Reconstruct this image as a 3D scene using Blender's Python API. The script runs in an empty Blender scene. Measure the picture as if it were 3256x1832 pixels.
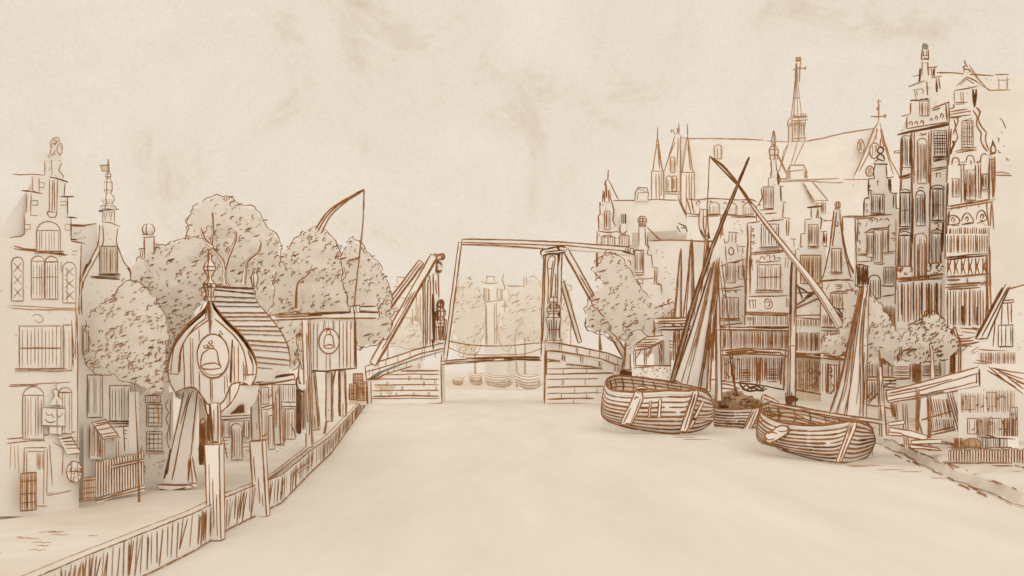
import bpy, math, random
from mathutils import Vector
random.seed(7)
SC = bpy.context.scene
COL = SC.collection
# ------------------------------------------------------------ camera, sky, sun
EYE = 4.0; F = 3035.0; CX = 1628.0; HY = 1176.0
cam = bpy.data.cameras.new('camera'); cam.sensor_width = 36; cam.lens = 36 * F / 3256
cam.shift_y = (HY - 916) / 3256; cam.clip_start = 0.1; cam.clip_end = 9000
co = bpy.data.objects.new('camera', cam); COL.objects.link(co)
co.location = (0, 0, EYE); co.rotation_euler = (math.pi / 2, 0, 0); SC.camera = co
w = bpy.data.worlds.new('World'); SC.world = w; w.use_nodes = True
nt = w.node_tree; nt.nodes.clear()
N = nt.nodes.new; LK = nt.links.new
out = N('ShaderNodeOutputWorld'); bg = N('ShaderNodeBackground'); LK(bg.outputs[0], out.inputs[0])
tc = N('ShaderNodeTexCoord')
mp = N('ShaderNodeMapping'); mp.inputs['Scale'].default_value = (1, 1, 1.15); LK(tc.outputs['Generated'], mp.inputs[0])
n1 = N('ShaderNodeTexNoise'); n1.inputs['Scale'].default_value = 7; n1.inputs['Detail'].default_value = 9; n1.inputs['Roughness'].default_value = .68
n1.inputs['Distortion'].default_value = .5; LK(mp.outputs[0], n1.inputs[0])
r1 = N('ShaderNodeValToRGB'); e = r1.color_ramp.elements
e[0].position = .30; e[0].color = (.68, .55, .42, 1); e[1].position = .66; e[1].color = (.83, .735, .625, 1)
m_ = r1.color_ramp.elements.new(.43); m_.color = (.785, .685, .565, 1)
LK(n1.outputs[0], r1.inputs[0])
n2 = N('ShaderNodeTexNoise'); n2.inputs['Scale'].default_value = 420; n2.inputs['Detail'].default_value = 3; LK(tc.outputs['Generated'], n2.inputs[0])
mr = N('ShaderNodeMapRange'); mr.inputs[1].default_value = .3; mr.inputs[2].default_value = .7; mr.inputs[3].default_value = .955; mr.inputs[4].default_value = 1.04
LK(n2.outputs[0], mr.inputs[0])
mu = N('ShaderNodeVectorMath'); mu.operation = 'SCALE'; LK(r1.outputs[0], mu.inputs[0]); LK(mr.outputs[0], mu.inputs['Scale'])
sky = N('ShaderNodeTexSky'); sky.sky_type = 'NISHITA'; sky.sun_disc = False
sky.sun_elevation = math.radians(38); sky.sun_rotation = math.radians(180); sky.dust_density = 6
sm = N('ShaderNodeVectorMath'); sm.operation = 'SCALE'; sm.inputs['Scale'].default_value = .004; LK(sky.outputs[0], sm.inputs[0])
ad = N('ShaderNodeVectorMath'); ad.operation = 'ADD'; LK(mu.outputs[0], ad.inputs[0]); LK(sm.outputs[0], ad.inputs[1])
LK(ad.outputs[0], bg.inputs[0]); bg.inputs[1].default_value = 1.0
sl = bpy.data.lights.new('sun', 'SUN'); sl.energy = .62; sl.angle = math.radians(50); sl.color = (1, .95, .88)
so = bpy.data.objects.new('sun', sl); COL.objects.link(so); so.rotation_euler = (math.radians(52), 0, math.radians(0))
SC.view_settings.view_transform = 'Standard'; SC.view_settings.look = 'None'
SC.view_settings.exposure = .02; SC.view_settings.gamma = 1
SC.cycles.max_bounces = 8; SC.cycles.diffuse_bounces = 7

# ------------------------------------------------------------ materials
def mat(name, a, b, s1=.35, s2=None, rough=.95, grain=.03, gs=30):
    m = bpy.data.materials.new(name); m.use_nodes = True; t = m.node_tree
    bs = t.nodes['Principled BSDF']; bs.inputs['Roughness'].default_value = rough
    bs.inputs['Specular IOR Level'].default_value = .08
    g = t.nodes.new('ShaderNodeNewGeometry')
    n = t.nodes.new('ShaderNodeTexNoise'); n.inputs['Scale'].default_value = s1; n.inputs['Detail'].default_value = 8
    n.inputs['Roughness'].default_value = .65
    t.links.new(g.outputs['Position'], n.inputs[0])
    r = t.nodes.new('ShaderNodeValToRGB'); r.color_ramp.elements[0].position = .34; r.color_ramp.elements[1].position = .64
    r.color_ramp.elements[0].color = (*a, 1); r.color_ramp.elements[1].color = (*b, 1)
    t.links.new(n.outputs[0], r.inputs[0])
    n3 = t.nodes.new('ShaderNodeTexNoise'); n3.inputs['Scale'].default_value = gs; n3.inputs['Detail'].default_value = 2
    t.links.new(g.outputs['Position'], n3.inputs[0])
    q = t.nodes.new('ShaderNodeMapRange'); q.inputs[1].default_value = .3; q.inputs[2].default_value = .7
    q.inputs[3].default_value = 1 - grain; q.inputs[4].default_value = 1 + grain
    t.links.new(n3.outputs[0], q.inputs[0])
    v = t.nodes.new('ShaderNodeVectorMath'); v.operation = 'SCALE'
    t.links.new(r.outputs[0], v.inputs[0]); t.links.new(q.outputs[0], v.inputs['Scale'])
    t.links.new(v.outputs[0], bs.inputs['Base Color'])
    return m
M = [mat('limewash', (.85, .825, .785), (.915, .90, .875), grain=.035),
     mat('ink_dark', (.125, .050, .016), (.24, .108, .040), 2.2, grain=.2, gs=9),
     mat('ink_mid', (.245, .10, .030), (.44, .215, .085), 2.2, grain=.2, gs=9),
     mat('ink_light', (.40, .22, .105), (.55, .345, .19), 1.5, grain=.15, gs=7),
     mat('ink_faint', (.50, .36, .24), (.64, .49, .36), 1.5, grain=.1, gs=7),
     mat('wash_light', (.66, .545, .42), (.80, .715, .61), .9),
     mat('wash_brown', (.36, .225, .13), (.56, .40, .27), 1.2),
     mat('old_paint', (.30, .26, .21), (.46, .42, .35), 3)]
PAPER, DK, MD, LT, FT, WL, WB, GREY = range(8)
M_water = mat('pale_water', (.83, .785, .705), (.90, .875, .83), .32, grain=.02, gs=22)
t_ = M_water.node_tree; mp_ = t_.nodes.new('ShaderNodeMapping'); mp_.inputs['Scale'].default_value = (1, .17, 1)
ge_ = [n for n in t_.nodes if n.type == 'NEW_GEOMETRY'][0]; t_.links.new(ge_.outputs['Position'], mp_.inputs[0])
for n_ in t_.nodes:
    if n_.type == 'TEX_NOISE': t_.links.new(mp_.outputs[0], n_.inputs[0])
M_ground = mat('pale_ground', (.78, .72, .63), (.88, .845, .79), .5, grain=.035, gs=25)

# ------------------------------------------------------------ measuring: sheet coordinates -> metres
REG = dict(Z1=(0, 400, .4139, .4141), Z2=(0, 1000, .5742, .5742), Z3=(250, 550, .4831, .4831), Z4=(450, 850, .6211, .6211),
           Z5=(800, 550, .552, .552), R1=(1350, 700, .4487, .4486), R2=(1850, 450, .4831, .4831), R3=(2000, 150, .3796, .3796),
           R4=(2250, 600, .4831, .4831), R5=(2700, 100, .4831, .4831), R6=(2700, 750, .5865, .5865), R7=(1850, 1050, .3882, .3882),
           OV=(0, 0, 1.2644, 1.2644), NA=(0, 0, 1, 1))
def nat(reg, x, y):
    r = REG[reg]; return r[0] + x * r[2], r[1] + y * r[3]
def P(px, py, Y):
    return Vector(((px - CX) * Y / F, Y, EYE - (py - HY) * Y / F))
class Pl:
    """a vertical plane; (x, y) of a region -> the point of the plane"""
    def __init__(s, reg, x, Y, yaw=None):
        s.reg = reg; px, _ = nat(reg, x, 0); u = (px - CX) / F
        s.X0 = u * Y; s.Y0 = Y
        a = -math.atan(u) if yaw is None else math.radians(yaw)
        s.c, s.s = math.cos(a), math.sin(a)
        s.n = Vector((s.s, -s.c, 0)); s.back = Vector((u, 1, 0)).normalized(); s.k = Y / F
    def __call__(s, x, y, off=0, reg=None):
        px, py = nat(reg or s.reg, x, y); u = (px - CX) / F; v = -(py - HY) / F
        t = (s.X0 - u * s.Y0) / (u * s.s - s.c); Y = s.Y0 + t * s.s
        return Vector((u * Y, Y, EYE + v * Y)) + s.n * (off * s.k)
def sub(pl, reg):
    import copy
    q = copy.copy(pl); q.reg = reg; return q
def pts(s):
    return [[tuple(float(v) for v in p.split(',')) for p in ln.replace('~', '').split()] for ln in s.split('|')]
def catmull(p, step):
    if len(p) < 3: return p
    o = []
    q = [p[0] * 2 - p[1]] + p + [p[-1] * 2 - p[-2]]
    for i in range(1, len(q) - 2):
        n = max(2, min(14, int((q[i + 1] - q[i]).length / step)))
        for j in range(n):
            t = j / n
            o.append(.5 * ((2 * q[i]) + (q[i + 1] - q[i - 1]) * t + (2 * q[i - 1] - 5 * q[i] + 4 * q[i + 1] - q[i + 2]) * t * t
                           + (3 * q[i] - q[i - 1] - 3 * q[i + 1] + q[i + 2]) * t ** 3))
    o.append(p[-1]); return o

class G:
    def __init__(s, pl=None): s.pl = pl; s.v = []; s.f = []; s.m = []
    def add(s, vs, fs, m):
        b = len(s.v); s.v += vs; s.f += [tuple(b + i for i in f) for f in fs]; s.m += [m] * len(fs); return s
    def stroke(s, p, w=5, m=MD, n=None, k=None, smooth=False, wob=1.0, taper=.55):
        """one raised pen-like bead along the points p; w in sheet px at the distance of the point"""
        k = k or p[0].y / F
        if smooth: p = catmull(p, 9 * k)
        q = [p[0]]
        for a, b in zip(p, p[1:]):
            d = (b - a).length; c = max(1, int(d / (16 * k)))
            for j in range(1, c + 1): q.append(a.lerp(b, j / c))
        if len(q) < 2 or (q[-1] - q[0]).length < 1e-6 and len(q) < 3: return s
        L = len(q); jx = jz = 0.0; wv = 1.0; rings = []
        for i, c in enumerate(q):
            t = (q[min(i + 1, L - 1)] - q[max(i - 1, 0)])
            if t.length < 1e-9: t = Vector((0, 0, 1))
            t.normalize()
            nn = n if n is not None else (Vector((0, -1, 0)) if abs(t.y) < .9 else Vector((0, 0, 1)))
            sd = t.cross(nn)
            if sd.length < 1e-6: sd = Vector((1, 0, 0))
            sd.normalize()
            jx = jx * .6 + random.uniform(-1, 1) * .8 * wob; wv = wv * .6 + .4 * random.uniform(.55, 1.45)
            r = .41 * w * k * wv * (taper if i in (0, L - 1) else 1)
            c2 = c + sd * jx * k * .8
            if n is not None: rings.append([c2 + sd * r - nn * (.25 * r), c2 + nn * r * .7, c2 - sd * r - nn * (.25 * r)])
            else:
                up = sd.cross(t); rings.append([c2 + sd * r, c2 + up * r, c2 - sd * r, c2 - up * r])
        R = len(rings[0]); vs = [v for r in rings for v in r]; fs = []
        for i in range(L - 1):
            for j in range(R if R == 4 else 2):
                a = i * R + j; b = i * R + (j + 1) % R
                fs.append((a, b, b + R, a + R))
        fs.append(tuple(range(R))); fs.append(tuple(reversed(range((L - 1) * R, L * R))))
        return s.add(vs, fs, m)
    def line(s, st, w=5, m=MD, off=.2, wob=1.0, reg=None):
        for raw in st.split('|'):
            sm = '~' in raw
            p = [s.pl(x, y, off, reg) for x, y in pts(raw)[0]]
            s.stroke(p, w, m, s.pl.n, s.pl.k, sm, wob)
        return s
    def poly(s, st, depth=.4, off=0, m=PAPER, back=None, reg=None, smooth=False):
        P0 = pts(st)[0] if isinstance(st, str) else st
        f = [s.pl(x, y, off, reg) for x, y in P0]
        if smooth: f = catmull(f + [f[0]], 12 * s.pl.k)[:-1]
        bk = (back or s.pl.back) * depth
        n = len(f); vs = f + [p + bk for p in f]
        fs = [tuple(range(n)), tuple(reversed(range(n, 2 * n)))] + [(i, i + n, (i + 1) % n + n, (i + 1) % n) for i in range(n)]
        return s.add(vs, fs, m)
    def rect(s, x0, y0, x1, y1, **k): return s.poly([(x0, y0), (x1, y0), (x1, y1), (x0, y1)], **k)
    def hatch(s, x0, y0, x1, y1, n=6, w=4, m=MD, off=.2, lean=0, jag=.06, reg=None, y0b=None, y1b=None):
        h = y1 - y0; y0b = y0 if y0b is None else y0b; y1b = y1 if y1b is None else y1b
        for i in range(n):
            t = (i + .5 + random.uniform(-.25, .25)) / n; x = x0 + (x1 - x0) * t
            a = y0 + (y0b - y0) * t + h * random.uniform(0, jag); b = y1 + (y1b - y1) * t - h * random.uniform(0, jag)
            s.stroke([s.pl(x + lean * .5, a, off, reg), s.pl(x - lean * .5, b, off, reg)], w * random.uniform(.6, 1.35), m, s.pl.n, s.pl.k, False, .7)
        return s
    def hhatch(s, x0, y0, x1, y1, n=5, w=4, m=MD, off=.2, jag=.08, tilt=0, reg=None):
        for i in range(n):
            y = y0 + (y1 - y0) * (i + .5 + random.uniform(-.2, .2)) / n; d = x1 - x0
            s.stroke([s.pl(x0 + d * random.uniform(0, jag), y - tilt / 2, off, reg), s.pl(x1 - d * random.uniform(0, jag), y + tilt / 2, off, reg)],
                     w * random.uniform(.6, 1.35), m, s.pl.n, s.pl.k, False, .7)
        return s
    def curls(s, x0, y0, x1, y1, n, r=10, w=4, m=MD, off=.2, reg=None):
        for i in range(n):
            x = random.uniform(x0, x1); y = random.uniform(y0, y1); a0 = random.uniform(0, 6.28); rr = r * random.uniform(.6, 1.2)
            p = [s.pl(x + rr * math.cos(a0 + j * .7), y + rr * math.sin(a0 + j * .7), off, reg) for j in range(5)]
            s.stroke(p, w, m, s.pl.n, s.pl.k, False, .4)
        return s
    def scallops(s, x0, y0, x1, y1, n, r, w=4, m=MD, off=.2, reg=None):
        for i in range(n):
            x = x0 + (x1 - x0) * (i + .5) / n; y = y0 + (y1 - y0) * (i + .5) / n
            p = [s.pl(x + r * math.cos(a), y - r * math.sin(a), off, reg) for a in (-.4, .3, 1, 1.8, 2.5, 3.4)]
            s.stroke(p, w, m, s.pl.n, s.pl.k, False, .4)
        return s
    def box3(s, a, b, m=PAPER):
        x0, y0, z0 = a; x1, y1, z1 = b
        vs = [Vector(c) for c in ((x0, y0, z0), (x1, y0, z0), (x1, y1, z0), (x0, y1, z0), (x0, y0, z1), (x1, y0, z1), (x1, y1, z1), (x0, y1, z1))]
        return s.add(vs, [(0, 3, 2, 1), (4, 5, 6, 7), (0, 1, 5, 4), (1, 2, 6, 5), (2, 3, 7, 6), (3, 0, 4, 7)], m)
    def beam(s, a, b, w0, w1=None, ink=4, m=MD, bm=PAPER, reg='NA', mid=0, ends=True):
        """squared timber between two (x, y, Y) points with pen-like edge beads"""
        w1 = w1 or w0
        A = P(*nat(reg, a[0], a[1]), a[2]); B = P(*nat(reg, b[0], b[1]), b[2])
        t = (B - A).normalized(); sd = t.cross(Vector((0, -1, 0)))
        if sd.length < .05: sd = Vector((1, 0, 0))
        sd.normalize(); up = sd.cross(t).normalized()
        ka, kb = A.y / F, B.y / F; ra, rb = w0 * .5 * ka, w1 * .5 * kb
        c = [(1, 1), (1, -1), (-1, -1), (-1, 1)]
        va = [A + sd * (i * ra) + up * (j * ra) for i, j in c]; vb = [B + sd * (i * rb) + up * (j * rb) for i, j in c]
        s.add(va + vb, [(0, 1, 2, 3), (7, 6, 5, 4)] + [(i, i + 4, (i + 1) % 4 + 4, (i + 1) % 4) for i in range(4)], bm)
        if ink:
            for i in range(4): s.stroke([va[i], vb[i]], ink, m, None, (ka + kb) / 2)
            if ends:
                for q in (va, vb):
                    for i in range(4): s.stroke([q[i], q[(i + 1) % 4]], ink, m, None, (ka + kb) / 2, wob=.3)
            for j in range(mid):
                u = (j + 1) / (mid + 1) * 2 - 1; f0, f1 = sorted((random.uniform(0, 1), random.uniform(0, 1)))
                for sg in (1, -1):
                    p0 = (A + sd * (u * ra) + up * (sg * ra)).lerp(B + sd * (u * rb) + up * (sg * rb), f0)
                    p1 = (A + sd * (u * ra) + up * (sg * ra)).lerp(B + sd * (u * rb) + up * (sg * rb), f1)
                    s.stroke([p0, p1], ink * .7, m, None, (ka + kb) / 2)
        return s
    def rope(s, p3, w=4, m=MD, reg='NA'):
        return s.stroke([P(*nat(reg, x, y), Y) for x, y, Y in p3], w, m, None, None, len(p3) > 2, .4)
    def loft(s, rows, m=PAPER, close=False):
        n = len(rows[0]); vs = [v for r in rows for v in r]; fs = []
        for i in range(len(rows) - 1):
            for j in range(n if close else n - 1):
                k = (j + 1) % n; fs.append((i * n + j, i * n + k, (i + 1) * n + k, (i + 1) * n + j))
        return s.add(vs, fs, m)
    def lathe(s, c, prof, k, m=PAPER, seg=12, ink=MD, rings=True, w=3.5):
        """prof: (radius px, height px) upward from world point c"""
        rows = [[c + Vector((r * k * math.cos(6.2832 * j / seg), r * k * math.sin(6.2832 * j / seg), h * k)) for j in range(seg)] for r, h in prof]
        s.loft(rows, m, True); s.add(rows[0], [tuple(reversed(range(seg)))], m); s.add(rows[-1], [tuple(range(seg))], m)
        if ink is not None:
            for a in (0, math.pi, math.pi / 2, -math.pi / 2, -math.pi / 4, -3 * math.pi / 4):
                if a in (-math.pi / 4, -3 * math.pi / 4) and random.random() < .5: continue
                s.stroke([c + Vector(((r + .5) * k * math.cos(a), (r + .5) * k * math.sin(a), h * k)) for r, h in prof], w, ink, None, k, False, .3)
            if rings:
                for r, h in prof[1:-1]:
                    if random.random() < .45:
                        s.stroke([c + Vector(((r + .3) * k * math.cos(6.2832 * j / 10), (r + .3) * k * math.sin(6.2832 * j / 10), h * k)) for j in range(11)], w * .8, ink, None, k, False, .2)
        return s
    def build(s, name, parent=None, label=None):
        if not s.v: return None
        lo = [min(v[i] for v in s.v) for i in range(3)]; hi = [max(v[i] for v in s.v) for i in range(3)]
        o = Vector(((lo[0] + hi[0]) / 2, (lo[1] + hi[1]) / 2, lo[2]))
        me = bpy.data.meshes.new(name); me.from_pydata([tuple(v - o) for v in s.v], [], s.f)
        used = sorted(set(s.m)); ix = {a: i for i, a in enumerate(used)}
        for a in used: me.materials.append(M[a] if isinstance(a, int) else a)
        me.polygons.foreach_set('material_index', [ix[a] for a in s.m])
        ob = bpy.data.objects.new(name, me); COL.objects.link(ob)
        WL_[ob.name] = o.copy(); ob.location = o
        if parent is not None: ob.parent = parent
        if label: ob['label'] = label
        return ob
WL_ = {}
M.append(M_water); M.append(M_ground); WATER, GROUND = 8, 9
lf = mat('pale_foliage', (.89, .87, .83), (.94, .925, .90)); M.append(lf)
t_ = lf.node_tree; tr = t_.nodes.new('ShaderNodeBsdfTranslucent'); mx = t_.nodes.new('ShaderNodeMixShader'); mx.inputs[0].default_value = .5
tr.inputs[0].default_value = (.92, .88, .82, 1); t_.links.new(t_.nodes['Principled BSDF'].outputs[0], mx.inputs[1]); t_.links.new(tr.outputs[0], mx.inputs[2])
t_.links.new(mx.outputs[0], [n for n in t_.nodes if n.type == 'OUTPUT_MATERIAL'][0].inputs[0])
def tag(o, label, cat, group=None):
    o['label'] = label; o['category'] = cat
    if group: o['group'] = group
    return o
def thing(name, label, cat, group=None):
    o = bpy.data.objects.new(name, None); COL.objects.link(o); o.empty_display_size = .3
    return tag(o, label, cat, group)
def one(g, name, label, cat, group=None): return tag(g.build(name), label, cat, group)
def struct(o): o['kind'] = 'structure'; return o

# ------------------------------------------------------------ building kit
def window(root, pl, x0, y0, x1, y1, n=6, fl='', name='window', reg=None):
    """a = arched, d = dark ink, l = light ink, f = faint, s = sill, m = mid rail, x = lattice, g = grid, h = hood, w = wash"""
    g = G(pl); ink = DK if 'd' in fl else LT if 'l' in fl else FT if 'f' in fl else MD
    base = WL if 'w' in fl else WB if 'b' in fl else PAPER; W = x1 - x0; H = y1 - y0; w = 3.8 if ink != DK else 3.9
    if 'a' in fl:
        r = W / 2; top = [(x0 + r - r * math.cos(t), y0 + r * .9 - r * .9 * math.sin(t)) for t in [i * math.pi / 8 for i in range(9)]]
        shape = [(x0, y1)] + top + [(x1, y1)]; yt = y0 + r * .75
    else: shape = [(x0, y1), (x0, y0), (x1, y0), (x1, y1)]; yt = y0
    g.poly(shape, depth=2.6 * pl.k, off=2, m=base, reg=reg)
    g.stroke([pl(x, y, 2.2, reg) for x, y in shape + [shape[0]]], w * 1.05, ink, pl.n, pl.k)
    if n: g.hatch(x0 + W * .04, yt, x1 - W * .04, y1, max(1, round(n * (.66 if 'd' in fl else .85))), w, ink, 2.2, 0, .12, reg)
    if 'm' in fl: g.hhatch(x0, y0 + H * .42, x1, y0 + H * .56, 1, w * 1.3, ink, 2.4, .02, 0, reg)
    if 't' in fl: g.hhatch(x0, yt - H * .02, x1, yt + H * .04, 1, w * 1.3, ink, 2.4, .02, 0, reg)
    if 'x' in fl:
        for i in range(3):
            a = y0 + H * (.12 + .29 * i); b = a + H * .22
            g.stroke([pl(x0 + W * .15, a, 2.4, reg), pl(x1 - W * .15, b, 2.4, reg)], w, ink, pl.n, pl.k)
            g.stroke([pl(x1 - W * .15, a, 2.4, reg), pl(x0 + W * .15, b, 2.4, reg)], w, ink, pl.n, pl.k)
    if 'g' in fl: g.hhatch(x0, y0, x1, y1, max(4, n), w, ink, 2.4, .03, 0, reg)
    o = g.build(name, root)
    if 's' in fl:
        q = G(pl); e = W * .12; q.rect(x0 - e, y1, x1 + e, y1 + 12, depth=5.5 * pl.k, off=5, reg=reg)
        q.stroke([pl(x0 - e, y1 + 2, 5.2, reg), pl(x1 + e, y1 + 2, 5.2, reg)], 7, ink, pl.n, pl.k)
        q.stroke([pl(x0 - e, y1 + 12, 5.2, reg), pl(x1 + e, y1 + 12, 5.2, reg)], 4, ink, pl.n, pl.k); q.build('sill', o)
    if 'h' in fl:
        q = G(pl); e = W * .1; r = W * .5 + e; cx = (x0 + x1) / 2
        sh = [(cx - r * math.cos(t), y0 - 3 - r * .55 * math.sin(t)) for t in [i * math.pi / 7 for i in range(8)]]
        q.poly(sh, depth=4.5 * pl.k, off=4, reg=reg); q.stroke([pl(x, y, 4.2, reg) for x, y in sh + [sh[0]]], 4.5, ink, pl.n, pl.k)
        q.stroke([pl(cx - r * .5, y0 - 8, 4.2, reg), pl(cx + r * .5, y0 - 8, 4.2, reg)], 4, ink, pl.n, pl.k); q.build('hood', o)
    return o
def body(root, pl, x0, x1, yb, ye, ya, D=8, ink=LT, gap=.45):
    """side walls and saddle roof behind a gable front"""
    a = G(pl); nb = pl.back
    A = [pl(x, y) + nb * gap for x, y in ((x0, yb), (x0, ye), (x1, ye), (x1, yb))]
    A[0].z = A[3].z = min(.3, A[0].z)
    B = [p + nb * D for p in A]
    a.add(A + B, [(0, 1, 2, 3), (7, 6, 5, 4), (0, 4, 5, 1), (3, 2, 6, 7), (0, 3, 7, 4)], PAPER)
    for i in (0, 1, 2, 3): a.stroke([A[i], B[i]], 3, ink, None, pl.k)
    a.stroke([B[0], B[1]], 3, ink, None, pl.k); a.stroke([B[3], B[2]], 3, ink, None, pl.k)
    a.build('side_wall', root)
    r = G(pl); E = [pl(x0 - 2, ye) + nb * gap, pl((x0 + x1) / 2, ya) + nb * gap, pl(x1 + 2, ye) + nb * gap]
    for p in E: p.z += .03
    Fk = [p + nb * (D + .1) for p in E]
    r.add(E + Fk, [(0, 1, 2), (5, 4, 3), (0, 3, 4, 1), (1, 4, 5, 2), (0, 2, 5, 3)], PAPER)
    for i in (0, 1, 2): r.stroke([E[i], Fk[i]], 3, ink, None, pl.k)
    for j in range(1, 6):
        for s_ in (0, 2): r.stroke([E[s_].lerp(E[1], j / 6), Fk[s_].lerp(Fk[1], j / 6)], 2.5, ink, None, pl.k)
    r.build('roof', root)
def house(name, label, cat, pl, wall, lines=(), wins=(), bd=None, depth=.5, wreg=None, m=PAPER):
    root = thing(name, label, cat)
    g = G(pl); g.poly(wall, depth=depth, m=m)
    for t in lines: g.line(t[2], t[0], t[1], reg=t[3] if len(t) > 3 else None)
    wp = pts(wall)[0]; wx = [p[0] for p in wp]; wy = [p[1] for p in wp]; yb_ = min(max(wy), min(wy) + 1400)
    for i in range(70 if not label.startswith('faint') else 0):      # brick joints and worn spots, in small clusters
        x = random.uniform(min(wx), max(wx)); y = random.uniform(min(wy), yb_)
        for j in range(random.choice((1, 1, 2, 3))):
            u, v, l = x + random.uniform(-14, 14), y + j * 9, random.uniform(5, 16)
            if inside(wp, u - 6, v - 8) and inside(wp, u + l + 6, v + 8): g.stroke([pl(u, v, .2), pl(u + l, v + random.uniform(-1.5, 1), .2)], 3.2, LT, pl.n, pl.k, False, .4)
    g.build('wall', root)
    for t in wins: window(root, pl, *t[:4], n=t[4], fl=t[5], reg=t[6] if len(t) > 6 else None)
    if bd: body(root, pl, *bd)
    return root
def part(root, pl, name, fn, label=None):
    g = G(pl); fn(g); return g.build(name, root, label)

ICO = None
def ico():
    global ICO
    if ICO: return ICO
    import bmesh
    b = bmesh.new(); bmesh.ops.create_icosphere(b, subdivisions=2, radius=1)
    ICO = ([v.co.copy() for v in b.verts], [tuple(v.index for v in f.verts) for f in b.faces]); b.free(); return ICO
def inside(p, x, y):
    c = False; j = len(p) - 1
    for i in range(len(p)):
        if (p[i][1] > y) != (p[j][1] > y) and x < (p[j][0] - p[i][0]) * (y - p[i][1]) / (p[j][1] - p[i][1]) + p[i][0]: c = not c
        j = i
    return c
def crown(root, poly, Y, thick, ink=MD, dens=1.0, w=4.2, dark=.1, name='crown', body_m=10, cell=11.0, scrib=0.0):
    """a lumpy leaf mass filling a traced outline, with scalloped rims and leaf curls standing on its front and back"""
    from mathutils import noise
    g = G(); k = Y / F; cr = catmull([Vector((*nat('OV', *q), 0)) for q in pts(poly)[0] + pts(poly)[0][:1]], 14)
    loop = [cr[0]]
    for c in cr[1:]:
        d = (c - loop[-1]).length; n = max(1, int(d / 9))
        if d < 5: continue
        loop += [loop[-1].lerp(c, j / n) for j in range(1, n + 1)]
    cx = sum(p.x for p in loop) / len(loop); cy = sum(p.y for p in loop) / len(loop)
    lens = []; L = 0.0; ph = 0.0; wl = random.uniform(30, 52); amp = random.uniform(6, 13); sc = []; marks = [0]
    for i, p in enumerate(loop):
        nx = loop[(i + 1) % len(loop)] - loop[i - 1]; nrm = Vector((nx.y, -nx.x, 0)).normalized() if nx.length > 0 else Vector((0, 0, 0))
        if nrm.dot(p - Vector((cx, cy, 0))) < 0: nrm = -nrm
        ph += (p - loop[i - 1]).length / wl if i else 0
        if ph >= 1: ph -= 1; wl = random.uniform(26, 56); amp = random.uniform(5, 13); marks.append(i)
        sc.append(p + nrm * (amp * math.sin(math.pi * ph) ** .6 - 5))
    ol = [(p.x, p.y) for p in sc]; xs = [p[0] for p in ol]; ys = [p[1] for p in ol]; x0, x1, y0, y1 = min(xs), max(xs), min(ys), max(ys)
    nxg, nyg = int((x1 - x0) / cell) + 2, int((y1 - y0) / cell) + 2; T = thick * .5; Rm = .42 * min(x1 - x0, y1 - y0); seed = random.uniform(0, 99)
    def dist(x, y): return math.sqrt(min((x - q[0]) ** 2 + (y - q[1]) ** 2 for q in ol))
    def dep(x, y):
        if not inside(ol, x, y): return None
        t = min(1, dist(x, y) / Rm); return T * math.sqrt(1 - (1 - t) ** 2) * (.62 + .16 * noise.noise(Vector((x / 48, y / 40, seed))) + .08 * noise.noise(Vector((x / 17, y / 15, seed))))
    idx = {}; vs = []
    for i in range(nxg):
        for j in range(nyg):
            x = x0 + i * cell + random.uniform(-3, 3); y = y0 + j * cell + random.uniform(-3, 3); d = dep(x, y)
            if d is None: continue
            idx[i, j] = (len(vs), len(vs) + 1); vs += [P(x, y, Y - d), P(x, y, Y + d)]
    fs = []
    for (i, j), v in idx.items():
        c = [idx.get((i + 1, j)), idx.get((i + 1, j + 1)), idx.get((i, j + 1))]
        if None in c:
            c2 = [q for q in c if q]
            if len(c2) == 2: fs += [(v[0], c2[0][0], c2[1][0]), (v[1], c2[1][1], c2[0][1])]
            continue
        fs += [(v[0], c[0][0], c[1][0], c[2][0]), (v[1], c[2][1], c[1][1], c[0][1])]
    nf = len(fs); g.add(vs, fs, body_m)
    N_ = Vector((0, -1, 0))
    def tone(): return DK if random.random() < dark and ink == MD else ink
    marks.append(len(sc) - 1)
    for a, b in zip(marks, marks[1:]):          # outline scallops
        if b - a < 2 or random.random() < .14: continue
        p = [P(sc[i].x, sc[i].y, Y - .02) for i in range(a, b + 1)]; e = len(p) if random.random() < .6 else max(3, int(len(p) * .7))
        g.stroke(p[:e], w, tone(), N_, k, False, .5)
    for _ in range(int(len(sc) / 5)):           # loose curls straying just outside and inside the rim
        i = random.randrange(len(sc) - 6); ctr = Vector((cx, cy, 0)); f = random.uniform(.86, 1.035); rr = random.uniform(5, 12); c = ctr + (sc[i] - ctr) * f; t0 = random.uniform(.6, 2.2)
        if c.y > cy + .25 * (y1 - y0): continue
        g.stroke([P(c.x + rr * math.cos(t0 + j * .55), c.y - rr * math.sin(t0 + j * .55), Y - T * .45) for j in range(random.choice((4, 5, 6)))], w, tone(), N_, k, False, .4)
    area = 0
    for i in range(len(ol)): area += ol[i - 1][0] * ol[i][1] - ol[i][0] * ol[i - 1][1]
    n = int(abs(area) / 2 / 112 * dens)
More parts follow.
